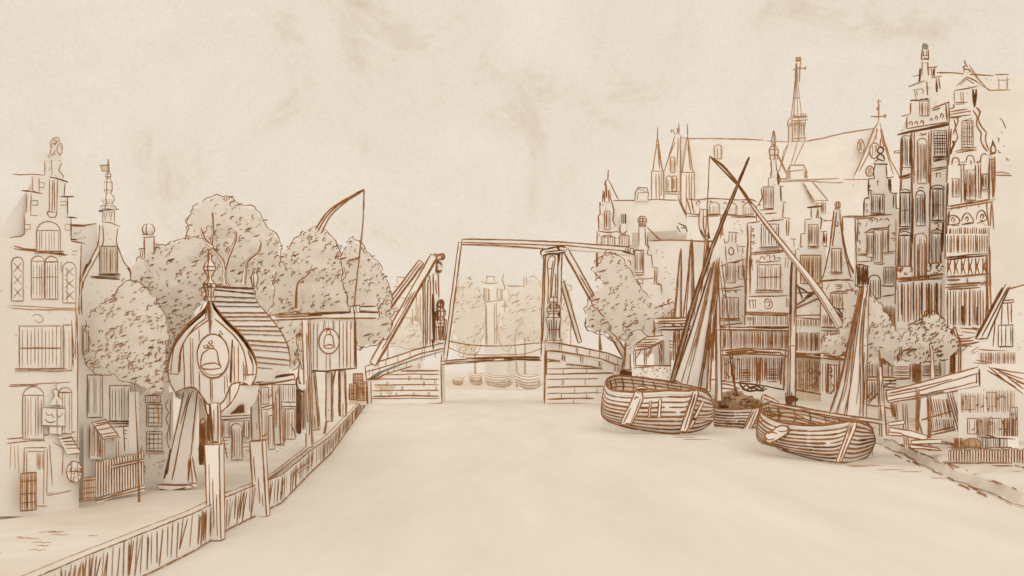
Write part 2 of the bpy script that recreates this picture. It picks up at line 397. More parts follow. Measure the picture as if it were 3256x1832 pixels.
    for i in range(n):
        x, y = random.uniform(x0, x1), random.uniform(y0, y1)
        dn = noise.noise(Vector((x / 70, y / 60, seed + 7)))
        if random.random() > .78 + dn * 1.3: continue
        d = dep(x, y)
        if d is None: continue
        sg = -1 if random.random() < .72 else 1; yy = Y + sg * (d + .01)
        kind = random.random(); r = random.uniform(4, 11.5); q = []
        flip = 1 if random.random() < .75 else -1
        if kind < .55:        # a leaf curl like a small c
            t0 = random.uniform(.9, 1.9); n_ = random.choice((3, 4, 5)); q = [(x + r * math.cos(t0 + j * .62), y - r * .9 * math.sin(t0 + j * .62)) for j in range(n_)]
        elif kind < .66:      # an open arch
            q = [(x + r * math.cos(3.3 - j * .6), y - r * .8 * math.sin(3.3 - j * .6)) for j in range(4)]
        elif kind < .74 + scrib:      # run of slanting scribble
            q = []
            for j in range(random.choice((2, 3, 4))): q += [(x + j * r * .55, y - j * r * .12), (x + r * 1.1 + j * r * .5, y - r * .6 - j * r * .12)]
        elif kind < .93: 
            a = random.uniform(-.9, .5); q = [(x, y), (x + r * .75 * math.cos(a), y - r * .75 * math.sin(a))]
        else: q = [(x, y), (x + 3.5, y + 1.5)]
        o = []
        for u, v in q:
            dd = dep(u, v); o.append(P(u, v, Y + sg * ((dd if dd is not None else 0) + .02)))
        g.stroke(o, w * random.uniform(.75, 1.2) * (1.4 if kind > .93 else .92), tone(), N_ if sg < 0 else -N_, k, False, .4)
    o = g.build(name, root)
    o.data.polygons.foreach_set('use_smooth', [i < nf for i in range(len(g.f))])
    return o
def limbs(root, spec, Y, reg, w, ink=MD, name='trunk', solid=8):
    g = G()
    for ln in spec.split('|'):
        q = [P(*nat(reg, x, y), Y) for x, y in pts(ln)[0]]
        q = catmull(q, 10 * Y / F); k = Y / F; L = len(q)
        for i, (a, b) in enumerate(zip(q, q[1:])):
            pass
        rows = []
        for i, c in enumerate(q):
            t = (q[min(i + 1, L - 1)] - q[max(0, i - 1)]).normalized(); sd = t.cross(Vector((0, -1, 0)))
            sd = sd.normalized() if sd.length > 1e-5 else Vector((1, 0, 0)); up = sd.cross(t)
            r = solid * .5 * k * (1 - .75 * i / (L - 1))
            rows.append([c + sd * r * math.cos(a) + up * r * math.sin(a) for a in (0, 1.05, 2.1, 3.14, 4.19, 5.24)])
        g.loft(rows, PAPER if solid > 9 else ink, True)
        if solid > 9:
            for j in (0, 1, 3, 4): g.stroke([r[j] for r in rows], w, ink, None, k)
    return g.build(name, root)
def tree(name, label, poly, Y, thick, trunk=None, treg='OV', solid=8, cat='tree', foot=None, **k):
    root = thing(name, label, cat)
    crown(root, poly, Y, thick, **k)
    if trunk: limbs(root, trunk, Y - thick * .42, treg, 3.5, k.get('ink', MD), solid=solid)
    if foot: limbs(root, foot, Y, 'OV', 3.5, k.get('ink', MD), solid=max(solid, 8))
    return root
#@@SETTING
# ------------------------------------------------------------ the setting
g = G(); g.add([Vector(c) for c in ((-4000, -60, 0), (4000, -60, 0), (4000, 8000, 0), (-4000, 8000, 0))], [(0, 1, 2, 3)], WATER)
struct(g.build('water'))
QE = [(-7.3, -20), (-7.25, 8), (-7.2, 16), (-6.98, 21.1), (-7.07, 23.7), (-6.89, 28.6), (-7.77, 36.6), (-8.57, 45), (-17.6, 116), (-24, 160)]
QZ = .85
def strip(edge, z, far_x, m=GROUND):
    g = G(); a = [Vector((x, y, z)) for x, y in edge]; b = [Vector((far_x, y, z)) for x, y in edge]
    g.loft([a, b], m); return g
g = strip(QE, QZ, -60)
for _ in range(26):      # small trodden marks on the street near the corner
    x = random.uniform(-10.6, -7.9); y = random.uniform(16.2, 18.8); l = random.uniform(.1, .5)
    g.stroke([Vector((x, y, QZ + .004)), Vector((x + l * .4, y + .06, QZ + .004)), Vector((x + l * .7, y - .03, QZ + .004)), Vector((x + l, y + .05, QZ + .004))], 4.5, LT, Vector((0, 0, 1)), y / F)
struct(g.build('street'))
g = G(); UP = Vector((0, 0, 1))
top = [Vector((x, y, QZ + .01)) for x, y in QE]; bot = [Vector((x, y, -.4)) for x, y in QE]
g.loft([bot, top], PAPER)
for i in range(1, len(QE) - 1):
    a, b = top[i], top[i + 1]; n = Vector((b.y - a.y, -(b.x - a.x), 0)).normalized()
    ks = (a.y / F, b.y / F); k = min(ks)
    for seg in range(6):
        p = a.lerp(b, seg / 6); q = a.lerp(b, (seg + 1) / 6); kk = p.y / F
        g.stroke([p + n * .01, q + n * .01], 5.5, MD, n, kk); g.stroke([Vector((p.x, p.y, .03)) + n * .01, Vector((q.x, q.y, .03)) + n * .01], 6, MD, n, kk)
        if b.y < 118: g.stroke([p - n * .25 + UP * .004, q - n * .25 + UP * .004], 3.5, LT, UP, kk)
    if a.y > 46: continue
    L = (b - a).length; t = 0
    while t < L:
        p = a.lerp(b, t / L); kk = p.y / F; z0 = QZ - random.uniform(0, .08); z1 = random.uniform(.02, .25)
        d = (b - a).normalized(); s_ = random.uniform(.02, .2) * p.y / 20
        if random.random() < .93:
            ln = [Vector((p.x, p.y, z0)) + n * .012, Vector((p.x, p.y, z1)) - d * s_ + n * .012]
            if random.random() < .5: ln.append(Vector((p.x, p.y, z0 - .05)) + d * s_ * 1.2 + n * .012)
            g.stroke(ln, random.uniform(3.5, 6.5) * (1 if p.y < 26 else .75), MD, n, kk)
        t += random.uniform(.10, .28) * p.y / 18 * (1 if p.y < 26 else 1.5)
quay = one(g, 'quay_wall', 'low hatched quay wall along the left bank, curving up to the drawbridge', 'wall')
# right bank
RE = [(9.8, 160), (10.4, 106), (15.5, 90), (18.9, 74), (19.6, 51.2), (18.4, 45), (17.2, 40), (16.0, 35), (15.2, 30), (13.5, 20), (11, 8), (10, -20)]
RF = [RE[0], RE[1], RE[2], RE[3]]
for i in range(3, len(RE) - 2):
    (xa, ya), (xb, yb) = RE[i], RE[i + 1]; n_ = int(abs(yb - ya) / .9)
    for j in range(1, n_ + 1): RF.append((xa + (xb - xa) * j / n_ + random.uniform(-.13, .13), ya + (yb - ya) * j / n_))
RE = RF + RE[-2:]
g = G(); a = [Vector((x, y, -.3)) for x, y in RE]; b = [Vector((x + random.uniform(.2, .5), y, random.uniform(.24, .4))) for x, y in RE]; c = [Vector((x + 1.6 + random.uniform(-.2, .2), y, random.uniform(.55, .68) if y < 80 else 1.2)) for x, y in RE]
d = [Vector((x + 5, y, 1.0 + max(0, y - 60) * .012)) for x, y in RE]; e_ = [Vector((160, y, 1.4 + max(0, y - 60) * .012)) for x, y in RE]
g.loft([a, b, c, d, e_], GROUND)
for i in range(2, len(RE) - 3):
    for row, wd in ((a, 6), (b, 4.5), (c, 4)):
        p, q = row[i].copy(), row[i + 1].copy()
        if row is a: p.z = q.z = .03
        for s_ in range(1):
            u, v = p, q
            if random.random() < (.8 if row is a else .5): g.stroke([u + UP * .02, v + UP * .02], wd * random.uniform(.7, 1.4), MD if random.random() < .6 else LT, UP, u.y / F)
for i in range(70):
    y = random.uniform(31, 78); x = (15.2 + (y - 30) * .21 if y < 51 else 19.6) + random.uniform(.3, 4.5); l = random.uniform(.2, 1.2)
    z = .42 + 0; z = .36 + .28 * min(1, (x - (15.2 + (y - 30) * .21 if y < 51 else 19.6)) / 1.6) + (.4 * max(0, (x - (15.2 + (y - 30) * .21 if y < 51 else 19.6) - 1.6) / 3.4)) + .02
    g.stroke([Vector((x, y, z + .06)), Vector((x + l, y - random.uniform(0, .3), z + .08))], 4, LT if i % 3 else MD, UP, y / F)
for i in range(110):
    t = random.uniform(0, 1); y = 30.5 + t * 16; x0 = 15.2 + (y - 30) * .21; dx = random.choice((-.25, .25, 1.7, 1.9)) + random.uniform(-.12, .12); l = random.uniform(.5, 1.6)
    z = .02 if dx < 0 else .36 if dx < 1 else .66
    p = [Vector((x0 + dx + random.uniform(-.05, .05), y, z)), Vector((x0 + dx - l * .1, y - l * .5, z + .01)), Vector((x0 + dx - l * .21, y - l, z))]
    g.stroke(p, random.uniform(4, 7), MD if random.random() < .8 else LT, UP, y / F)
struct(g.build('right_bank'))
g = G(); g.box3((-300, 230, -1), (300, 900, .7), GROUND); struct(g.build('far_bank'))
g = G()
for px, py, l in ((2140, 1391, 70), (2170, 1398, 90), (2690, 1480, 110), (2790, 1494, 90), (2700, 1484, 60), (2860, 1500, 70), (2960, 1520, 60)):
    Y = F * 3.98 / (py - HY); u = P(px, py, Y); g.stroke([u, u + Vector((l * Y / F, 0, 0))], 4.2, MD, UP, Y / F)
o = g.build('ripple'); o['kind'] = 'stuff'; o['label'] = 'thin ripples on the water in front of the barges'; o['category'] = 'ripples'

# ------------------------------------------------------------ LEFT BANK
A = Pl('Z1', 70, 20.2, 65)
Z2A = 'Z2'
hA = house('step_gabled_house', 'tall brick house with stepped gable and crossed lattice windows at the left edge', 'house', A,
    '-60,1500 -60,855 70,855 70,850 160,850 185,835 190,680 205,670 205,500 245,495 245,385 345,380 345,265 395,250 475,275 480,380 495,430 500,545 515,545 515,690 545,710 545,890 625,910 618,1210 606,1449 606,3000 -60,3000',
    [(5, MD, '95,370 150,378 245,372 340,378|170,500 205,500 325,520|75,858 165,850 190,830 188,680|205,520 208,660|240,520 235,690 290,690|248,390 252,500 300,515 300,400|345,270 345,380|475,280 450,340 490,390 480,400|395,250 400,380'),
     (7, DK, '380,395 440,405 525,435|465,545 570,545|500,440 492,545|518,550 518,690|165,498 240,505|510,700 590,705|545,710 545,880'),
     (6, MD, '545,885 655,905|625,910 612,1210 602,1449|622,1000 612,1300'),
     (5, MD, '~380,410 378,650 360,665 380,700 405,700 435,680 440,410|405,420 402,660|415,420 420,650|360,660 430,665'),
     (4, MD, '245,575 290,575 290,610 245,610|300,435 340,440 335,475 300,475|460,585 505,580 505,615 460,610|500,755 540,760 540,800 500,800 500,755|190,755 235,760 230,795 190,795|550,965 600,960|550,990 590,995'),
     (7, MD, '105,925 180,945 280,950 440,975 520,995|105,945 280,965 500,995'),
     (5, LT, '80,1380 260,1390 450,1400 600,1405|80,1400 260,1410 590,1418|470,1040 470,1130'),
     (5, MD, '50,390 200,385 390,375|50,400 210,393|430,0 428,430|395,30 410,210 395,300|420,40 418,250|400,120 405,290', 'Z2'),
     (6, MD, '40,690 150,680 420,650|40,715 160,700 250,700|418,-60 432,200 430,640 425,800', 'Z2'),
     (4, LT, '60,720 55,860|80,730 85,860|100,725 105,880|~180,10 200,0 225,5 240,30 215,45 190,30', 'Z2'),
     (5, MD, '275,720 290,950|255,1005 395,975|255,995 300,985|300,710 350,740 345,890', 'Z2')],
    [(280, 735, 460, 965, 8, 'ats'), (88, 1010, 175, 1345, 0, 'ax'), (240, 1000, 335, 1330, 5, 'atm'), (345, 1005, 440, 1330, 5, 'atm'), (480, 1050, 580, 1360, 1, 'ax'),
     (105, 65, 335, 300, 12, 'ms', 'Z2'), (350, 60, 395, 310, 2, '', 'Z2'), (125, 400, 240, 690, 7, 'at', 'Z2'), (325, 405, 395, 660, 4, 'at', 'Z2')],
    (-55, 600, 1900, 860, 385, 7), depth=.35)
def f(g):
    g.rect(130, 735, 258, 1065, depth=.08, off=3, reg='Z2'); g.line('130,740 130,1062 150,1062 258,1060|240,745 238,1055|258,745 255,1000|130,740 255,738|140,760 240,760|145,765 145,1050', 4.5, MD, 3.2, reg='Z2')
    g.hatch(195, 765, 235, 860, 5, 5, LT, 3.2, reg='Z2')
part(hA, A, 'door', f)
def f(g):
    g.rect(345, 265, 470, 215, depth=.15, off=1)
    for c in ((415, 110, 22), (440, 100, 18), (395, 135, 20), (455, 160, 22), (420, 170, 20), (395, 200, 22), (440, 205, 25)):
        g.poly([(c[0] + c[2] * math.cos(t), c[1] + c[2] * 1.2 * math.sin(t)) for t in [i * .785 for i in range(8)]], depth=.2, off=c[2] / 8)
    g.line('~375,170 385,120 420,90 450,105 445,140|~420,130 390,150 380,210 400,225 420,190|~430,150 465,135 475,180 460,225 435,215|~360,225 375,235 370,250|~400,110 430,120 415,150|~440,150 430,190 445,210|460,150 470,210', 3.2, LT, 5)
part(hA, A, 'finial', f)
g = G(A); g.poly('215,515 345,520 345,620 215,615', depth=.06, off=14, reg='Z2')
g.poly('275,470 285,440 275,425 295,412 308,430 300,450 325,470 330,500 260,500', depth=.06, off=14, reg='Z2'); g.rect(255, 622, 325, 668, depth=.06, off=14, reg='Z2')
g.line('215,515 345,520 345,620 215,615 215,515|~275,470 285,445 275,425 295,412 308,430 302,450 325,470|255,625 255,660 328,668 325,622|~235,540 250,560 270,550 280,575|~230,580 260,600 290,590|~300,545 310,570 335,545', 4, MD, 14.4, reg='Z2')
g.line('215,515 345,518|225,620 345,618|298,470 300,660|215,520 212,610', 5, GREY, 15, reg='Z2'); g.line('298,380 298,414|285,396 298,396', 4, DK, 12, reg='Z2')
one(g, 'hanging_signboard', 'small shop sign with a bust above a framed board, on the tall left house', 'sign')
# awning and cask stall by the house
g = G(A); g.poly('300,680 385,670 430,765 360,785', depth=.1, off=18, reg='Z2'); g.line('300,690 375,675 430,765 355,775|320,690 395,680|325,705 405,700|335,720 415,720|345,740 420,740', 5, MD, 18.5, reg='Z2')
one(g, 'door_awning', 'small slatted awning over a side door of the tall left house', 'awning')
st = thing('barrel', 'casks stacked under the slatted awning by the left house', 'barrel')
g = G(A); g.poly([(385 + 45 * math.cos(t), 870 + 60 * math.sin(t)) for t in [i * .5236 for i in range(12)]], depth=.5, off=24, reg='Z2')
g.stroke([A(385 + 45 * math.cos(t), 870 + 60 * math.sin(t), 24.4, 'Z2') for t in [i * .5236 for i in range(13)]], 4.5, MD, A.n, A.k)
g.build('cask', st)
g = G(A); g.curls(355, 820, 415, 920, 10, 14, 4, MD, 24.8, 'Z2'); g.line('370,815 365,920|400,815 405,920|345,870 430,865', 4, MD, 24.8, reg='Z2'); g.build('hoop', st)
# wicket gates / grilles
def gate(name, label, pl, x0, y0, x1, y1, nv, nh, reg='Z2', off=26, tilt=0, cat='gate'):
    r = thing(name, label, cat); g = G(pl); yb = y1 + QZ * 0
    g.poly([(x0, y0), (x1, y0 - tilt), (x1, y1 - tilt), (x0, y1)], depth=.06, off=off, reg=reg, m=WL)
    g.line(f'{x0},{y0} {x1},{y0-tilt} {x1},{y1-tilt} {x0},{y1} {x0},{y0}', 5, MD, off + .3, reg=reg); g.build('frame', r)
    g = G(pl); g.hatch(x0 + 3, y0, x1 - 3, y1, nv, 4.5, MD, off + .6, 0, .02, reg, y0 - tilt, y1 - tilt); g.hhatch(x0, y0, x1, y1, nh, 5, MD, off + .6, .02, -tilt, reg); g.build('bars', r)
gate('wicket_gate', 'low barred gate in the left corner, before the door', A, 72, 880, 160, 1085, 7, 3, off=34, tilt=8)
gate('small_gate', 'narrow lattice gate between the tall house and the picket fence', A, 425, 905, 495, 1030, 5, 4, off=30, tilt=8)

B_ = Pl('Z1', 800, 23.5, 55)
hB = house('bell_gabled_house', 'narrow house with curved bell gable topped by a flag vane, left of the trees', 'house', B_,
    '560,1449 560,1300 620,1170 700,1050 755,900 770,770 785,745 785,640 885,640 885,745 915,775 900,810 900,930 940,1030 990,1090 1005,1190 1005,1300 1005,3200 560,3200',
    [(5.5, MD, '~612,1210 680,1060 745,930 760,850 765,760|~635,1250 650,1180 720,1050 775,950 795,870 790,770|~905,790 895,890 920,970 960,1060 1000,1100 1005,1180|~635,1190 625,1300 630,1449|~605,1300 612,1449'),
     (6, DK, '755,650 915,640|760,660 785,655|690,1155 790,1165 915,1170|700,1165 920,1180|970,1090 1000,1120|980,1080 1003,1140|990,1090 1005,1160'),
     (4, MD, '780,740 850,745 925,775|790,650 790,740|880,650 880,745|800,660 810,730|820,660 815,700|835,660 845,700|860,660 850,730'),
     (3.5, MD, '600,830 620,815|630,870 660,850|610,810 630,800|700,1210 706,1225')],
    [(765, 925, 900, 1140, 9, 'dws'), (455, 65, 487, 220, 2, '', 'Z2'), (482, 335, 565, 570, 6, 'd', 'Z2'), (608, 395, 720, 590, 9, 'ds', 'Z2')],
    (605, 1000, 1500, 1200, 800, 2.6), depth=.35)
def f(g):
    c = B_(840, 640, -6); k = B_.k
    g.lathe(c, [(22, 0), (24, 8), (12, 16), (20, 30), (16, 42), (7, 50), (12, 60), (12, 85), (5, 98), (8, 104), (8, 112), (2, 118), (1.5, 160)], k, w=3)
part(hB, B_, 'finial', f)
def f(g):
    g.poly('848,300 775,305 785,330 850,352', depth=.03, off=-5, m=WL); g.line('848,300 775,305 790,325|785,345 850,352|~780,330 800,350 815,345', 4, MD, -4.6)
part(hB, B_, 'vane', f)
g = G(B_); g.poly('560,750 785,740 785,1000 700,1060 560,1450', depth=3, off=-30); g.line('570,750 690,760 780,745|570,762 700,768', 5, MD, -29.6)
g.line('600,830 625,812|620,835 640,815|640,870 665,850', 3, MD, -29.6)
one(g, 'rear_roof', 'plain roof slope between the stepped and the bell gable on the left', 'roof')

# lean-to stall and picket fence
C_ = Pl('Z2', 600, 23.2, 62)
r = thing('lean_to_stall', 'slatted lean-to roof on posts behind the picket fence', 'stall')
def f(g): g.poly('495,595 580,580 655,680 565,695', depth=.12, off=8); g.line('495,600 575,580 655,680 565,690 500,600|510,620 600,600|530,640 615,625|550,665 640,650|565,680 645,668|520,605 595,592', 5, MD, 8.4)
part(r, C_, 'roof', f)
def f(g): g.rect(492, 610, 562, 800, depth=.1, off=4); g.hatch(494, 620, 560, 790, 6, 4.5, MD, 4.4); g.line('492,610 492,800|550,690 548,790', 4.5, DK, 4.4)
part(r, C_, 'side_boards', f)
for x in (635, 560):
    def f(g): g.rect(x, 685, x + 10, 960, depth=.08, off=8); g.line(f'{x},690 {x},800|{x+10},690 {x+10},800', 4, MD, 8.4)
    part(r, C_, 'post', f)
g = G(C_); g.rect(480, 620, 770, 1100, depth=.3, off=-14); g.line('640,625 735,620|700,620 708,760|740,625 745,760|640,625 640,700', 5, DK, -13.6)
g.hhatch(700, 625, 720, 700, 3, 7, DK, -13.6); g.line('~735,450 745,500 735,560 750,610 740,680 750,740|~770,470 775,560 765,640 778,720', 4, LT, -13.6)
g.rect(728, 430, 782, 1100, depth=.3, off=-12); one(g, 'garden_wall', 'pale garden wall behind the lean-to stall and picket fence', 'wall')
fence = thing('picket_fence', 'pointed wooden picket fence with one rail in front of the lean-to stall', 'fence')
for x in range(505, 768, 15):
    g = G(C_); t = (x - 505) / 265; yt = 810 - 58 * t + random.uniform(-6, 6); yb = 1010 - 70 * t
    g.poly([(x, yb), (x, yt + 12), (x + 6, yt), (x + 12, yt + 12), (x + 12, yb)], depth=.04, off=20)
    g.stroke([C_(q, v, 20.4) for q, v in ((x, yb), (x, yt + 12), (x + 6, yt), (x + 12, yt + 12), (x + 12, yb))], 3.6, MD, C_.n, C_.k); g.build('picket', fence)
def f(g): g.poly('590,838 770,800 770,812 590,852', depth=.05, off=23); g.line('590,838 770,800|590,850 770,812', 5.5, MD, 23.3)
part(fence, C_, 'rail', f)
def f(g): g.poly('500,1030 600,990 770,945 770,975 600,1010 500,1045', depth=.2, off=26); g.line('500,1030 770,962|580,1000 765,945|500,1012 500,1030', 6, MD, 26.4)
part(fence, C_, 'kerb', f)
D_ = Pl('Z2', 850, 25.4, 50)
hD = house('barred_window_house', 'low house with a wavy quoined edge and a barred window, left of the booth', 'house', D_,
    '745,470 800,450 960,430 960,1100 745,1100',
    [(4.5, MD, '~755,470 745,500 758,530 745,560 760,590 748,620 765,660 755,700|~930,470 915,510 935,540 918,580 935,620 925,680 935,740|945,470 940,700|~790,730 775,760 800,780 790,820 805,850 790,900'),
     (5, MD, '800,450 880,445|805,490 895,480'), (4, MD, '870,820 910,815|880,835 905,835|875,850 900,850|895,812 920,805')],
    [(805, 450, 885, 490, 6, ''), (810, 500, 895, 620, 4, 'g'), (812, 650, 895, 755, 4, 'gs')], (748, 955, 1000, 470, 400, 2))
C2 = Pl('Z1', 1145, 27, 40)
hC = house('chimney_gabled_house', 'slim gable top with round finial rising from the left-hand trees', 'house', C2,
    '1000,2600 1000,1100 1075,1010 1075,940 1105,930 1105,850 1190,850 1190,930 1225,940 1225,1030 1300,1120 1300,2600',
    [(6, MD, '1095,855 1195,850|1090,835 1180,835|1108,860 1112,1020|1185,855 1182,980|1065,945 1115,940|1075,950 1080,1010|1090,950 1095,1010|1180,935 1220,940|1190,950 1195,980|1205,945 1212,1000|1075,1010 1110,1025'), (5, DK, '1150,1010 1172,1060')],
    [], (1010, 1290, 1800, 1130, 960, 2))
def f(g): g.lathe(C2(1145, 838, -6), [(8, 0), (14, 4), (19, 12), (19, 22), (12, 32), (3, 36)], C2.k, w=3.6)
part(hC, C2, 'finial', f)
def f(g):
    g.rect(740, 1280, 800, 1700, depth=.5, off=-6); g.line('745,1280 740,1350|760,1290 765,1340|775,1290 780,1345|795,1280 800,1340', 5, MD, -5.6)
    g.poly('725,1280 760,1225 800,1210 835,1225 840,1260 820,1285', depth=.6, off=-4); g.line('~730,1275 765,1225 800,1210 835,1235 825,1250|725,1275 820,1280|~760,1255 800,1240 830,1250', 6, MD, -3.6)
g = G(B_); f(g); one(g, 'chimney', 'hooded chimney pot poking out of the trees below the bell gable', 'chimney')
# ------------------------------------------------------------ trees of the left bank
tree('tree', 'broad bushy tree covering the gap between the bell gabled house and the booth',
     '300,720 335,690 345,650 385,625 430,612 500,600 525,640 520,740 470,830 430,890 425,930 380,900 320,830', 27.5, 3,
     '1180,1449 1160,1360 1130,1290 1148,1230 1130,1190', 'Z1', w=3.8, solid=6, dens=1.1, scrib=.1, foot='345,1210 350,1000 360,860')
tree('leafy_shrub', 'spreading shrub hanging over the shutters between the tall left house and the booth',
     '222,795 250,765 285,748 305,715 340,705 375,730 400,770 420,800 425,850 420,900 416,960 405,990 370,985 340,965 300,955 285,935 255,945 225,925 213,895 232,860 216,830', 22.7, 1.3,
     '850,470 880,560 870,640', 'Z2', w=3.8, solid=6, dens=1.15, scrib=.08, cat='shrub', foot='350,1268 346,1120 342,1040 338,950')
tree('tall_tree', 'tallest tree behind the booth roof, with bare forked limbs below a round crown',
     '440,640 475,590 470,560 482,532 510,505 545,492 585,498 605,515 640,520 655,545 668,570 700,600 705,640 690,700 680,775 640,790 600,760 540,750 480,720 450,680', 39, 5,
     '990,770 960,690 975,590 1035,430 1030,380|965,740 955,600 890,510 875,470 885,380 880,260|885,490 830,440 805,360|1085,740 1095,650 1110,580 1190,510 1200,450|740,560 690,480 640,470', 'Z3', w=4.2, solid=12, dens=1.0, foot='575,1130 575,900 572,740 565,640')
tree('round_tree', 'round tree right of the tall one, a crane pole behind its top',
     '680,720 695,650 730,610 770,578 805,578 835,600 855,640 860,700 870,790 780,795 690,800 672,760', 43, 5,
     '255,780 265,640 320,590 350,530', 'Z5', w=4.2, solid=9, dens=1.0, foot='775,1110 780,900 785,760')
tree('low_tree', 'lower tree by the boarded sign panel, next to the bridge braces',
     '850,640 885,600 930,640 962,680 985,740 985,800 970,850 920,870 860,850 850,760', 47, 5,
     '510,780 490,690 480,650 540,600 530,540', 'Z5', w=4.2, solid=8, dens=1.0, foot='815,1095 850,900 890,770')
tree('bush', 'small bush between booth roof and boarded sign panel', '690,790 760,790 770,850 765,900 735,930 715,900 690,830', 40, 3, None, w=4, cat='bush', foot='722,1125 726,900')

# ------------------------------------------------------------ the bell booth
YB = 24.5
BP = Pl('Z4', 345, YB, 0)
booth = thing('booth', 'wooden landing booth with ogee roof and a bell emblem on its boarded gable', 'booth')
LP = [(345, 172), (322, 215), (272, 260), (212, 320), (165, 395), (142, 468), (137, 540), (150, 600), (172, 640)]
RP = [(362, 172), (385, 212), (432, 268), (500, 335), (557, 410), (588, 490), (583, 560), (560, 605)]
RB = [(578, 128), (590, 180), (648, 250), (705, 320), (742, 395), (758, 465), (750, 530), (725, 565)]
def f(g):
    g.poly(LP + [(212, 622), (270, 616), (312, 662), (340, 700), (380, 712), (420, 682), (440, 640), (462, 600), (505, 590)] + RP[::-1][0:1] + RP[::-1][1:], depth=.12, smooth=False)
    g.line('~345,172 322,215 272,260 212,320 165,395 142,468 137,540 150,600 172,640|~330,260 280,300 232,360 200,430 188,545|~362,172 385,212 432,268 500,335 557,410 588,490 583,560 560,605|~375,265 430,310 490,370 525,440 545,560', 7, MD)
    g.line('~352,265 300,300 240,350 205,420 195,540|~325,225 275,268 220,322 180,380 160,440 150,540|~380,225 430,285 495,350 545,420 570,490 570,560', 5, MD)
    g.line('172,640 212,622|~212,622 270,616 312,662 340,700 380,712 420,682 440,640 462,600 505,590 545,600|140,545 190,550|525,552 580,548', 7, MD)
    g.line('215,400 220,620|250,360 255,610|262,365 265,612|295,315 295,380|295,530 298,640|352,560 355,690|360,565 362,690|425,555 425,650|435,545 440,620|465,380 460,600|475,400 475,590|495,395 495,590|520,480 525,585|530,500 535,580', 5, MD)
    g.line('395,340 410,360|400,325 418,345|465,370 455,590|545,430 570,500', 9, DK)
part(booth, BP, 'gable_boards', f)
def f(g):
    n = 26
    ov = [(368 + 82 * math.cos(t * 6.2832 / n), 455 + 112 * math.sin(t * 6.2832 / n)) for t in range(n)]
    g.poly(ov, depth=.08, off=4); g.stroke([BP(x, y, 4.2) for x, y in ov + ov[:1]], 6, MD, BP.n, BP.k)
    g.line('~305,500 330,540 370,552 420,540|~310,540 350,562 400,560', 5, LT, 4.3)
    g.line('~305,510 308,470 315,440 330,430 345,418 375,418 390,440 395,480 405,500 410,515|~305,512 320,500 350,492 380,492 400,505|~305,515 330,522 370,522 410,515', 6.5, MD, 4.4)
    g.line('~330,400 322,405 325,415 340,412 342,400 333,398|~350,405 345,412 360,418 370,412 365,402 352,402|~352,378 345,385 352,395 362,392 365,380 355,376', 5, MD, 4.4)
part(booth, BP, 'bell_emblem', f)
def loft_profile(g, A_, B, Ya, Yb, m=PAPER, th=.12):
    ra = catmull([P(*nat('Z4', x, y), Ya) for x, y in A_], .08); rb = [None] * len(ra)
    rbp = [P(*nat('Z4', x, y), Yb) for x, y in B]
    def res(p, n):
        L = [0]
        for a, b in zip(p, p[1:]): L.append(L[-1] + (b - a).length)
        o = []
        for i in range(n):
            t = L[-1] * i / (n - 1); j = 0
            while j < len(L) - 2 and L[j + 1] < t: j += 1
            u = (t - L[j]) / max(1e-9, L[j + 1] - L[j]); o.append(p[j].lerp(p[j + 1], u))
        return o
    n = 40; a = res(ra, n); b = res(catmull(rbp, .08), n)
    inn = Vector((0, 0, -th)); a2 = [p + inn for p in a]; b2 = [p + inn for p in b]
    g.loft([a, b, b2, a2, a], m); return a, b
g = G(); a, b = loft_profile(g, [(347, 100)] + RP[:-1], [(575, 110)] + RB, YB, 27.6)
for i in range(1, 16):
    j = int(2 + i * 37 / 16); g.stroke([a[j] + Vector((.01, -.01, .03)), b[j] + Vector((.01, -.01, .03))], 7 if i % 3 else 5, MD if i > 3 else DK, Vector((.6, -.6, .5)).normalized(), 25 / F)
g.stroke([p + Vector((.01, 0, .02)) for p in b], 5.5, MD, None, 27 / F); g.stroke([a[0], b[0]], 9, DK, None, 26 / F); g.stroke([a[1], b[2]], 7, DK, None, 26 / F)
g.build('roof', booth)
g = G(); lb = [(x + 215 - (i * 14), y + 28 + i * 2) for i, (x, y) in enumerate([(347, 100)] + LP)]
a, b = loft_profile(g, [(347, 100)] + LP, lb, YB, 27.6)
for i in range(1, 12):
    j = int(i * 39 / 12); g.stroke([a[j] + Vector((-.01, 0, .02)), b[j] + Vector((-.01, 0, .02))], 6, MD, None, 25 / F)
g.build('roof', booth)
q = Pl('Z4', 575, 27.55, 0); g = G(q); g.poly([(575, 112)] + RB + [(400, 600)] + lb[::-1][:-1], depth=.08); g.hatch(300, 420, 720, 590, 18, 5, MD); g.build('back_gable', booth)
def f(g):
    c = BP(345, 172, -6); k = BP.k
    g.lathe(c, [(15, 0), (17, 12), (11, 18), (12, 30), (18, 42), (20, 54), (8, 64), (5, 76), (8, 84), (17, 96), (19, 108), (12, 120), (5, 130), (5, 150), (1, 166)], k, w=5)
    g.line('345,175 335,260|355,175 360,265|338,110 335,180|362,110 362,175|~332,110 328,95 340,90 350,100 362,90 368,100 362,112|350,190 350,270', 6.5, MD, 14); g.line('350,240 352,340|358,270 350,335', 7, MD, 3)
part(booth, BP, 'finial', f)
g = G(); c = P(*nat('Z4', 578, 120), 27.6)
g.lathe(c, [(8, 0), (10, 8), (5, 14), (9, 28), (11, 42), (6, 56), (1, 72)], 27.6 / F, w=4.5); g.build('rear_finial', booth)
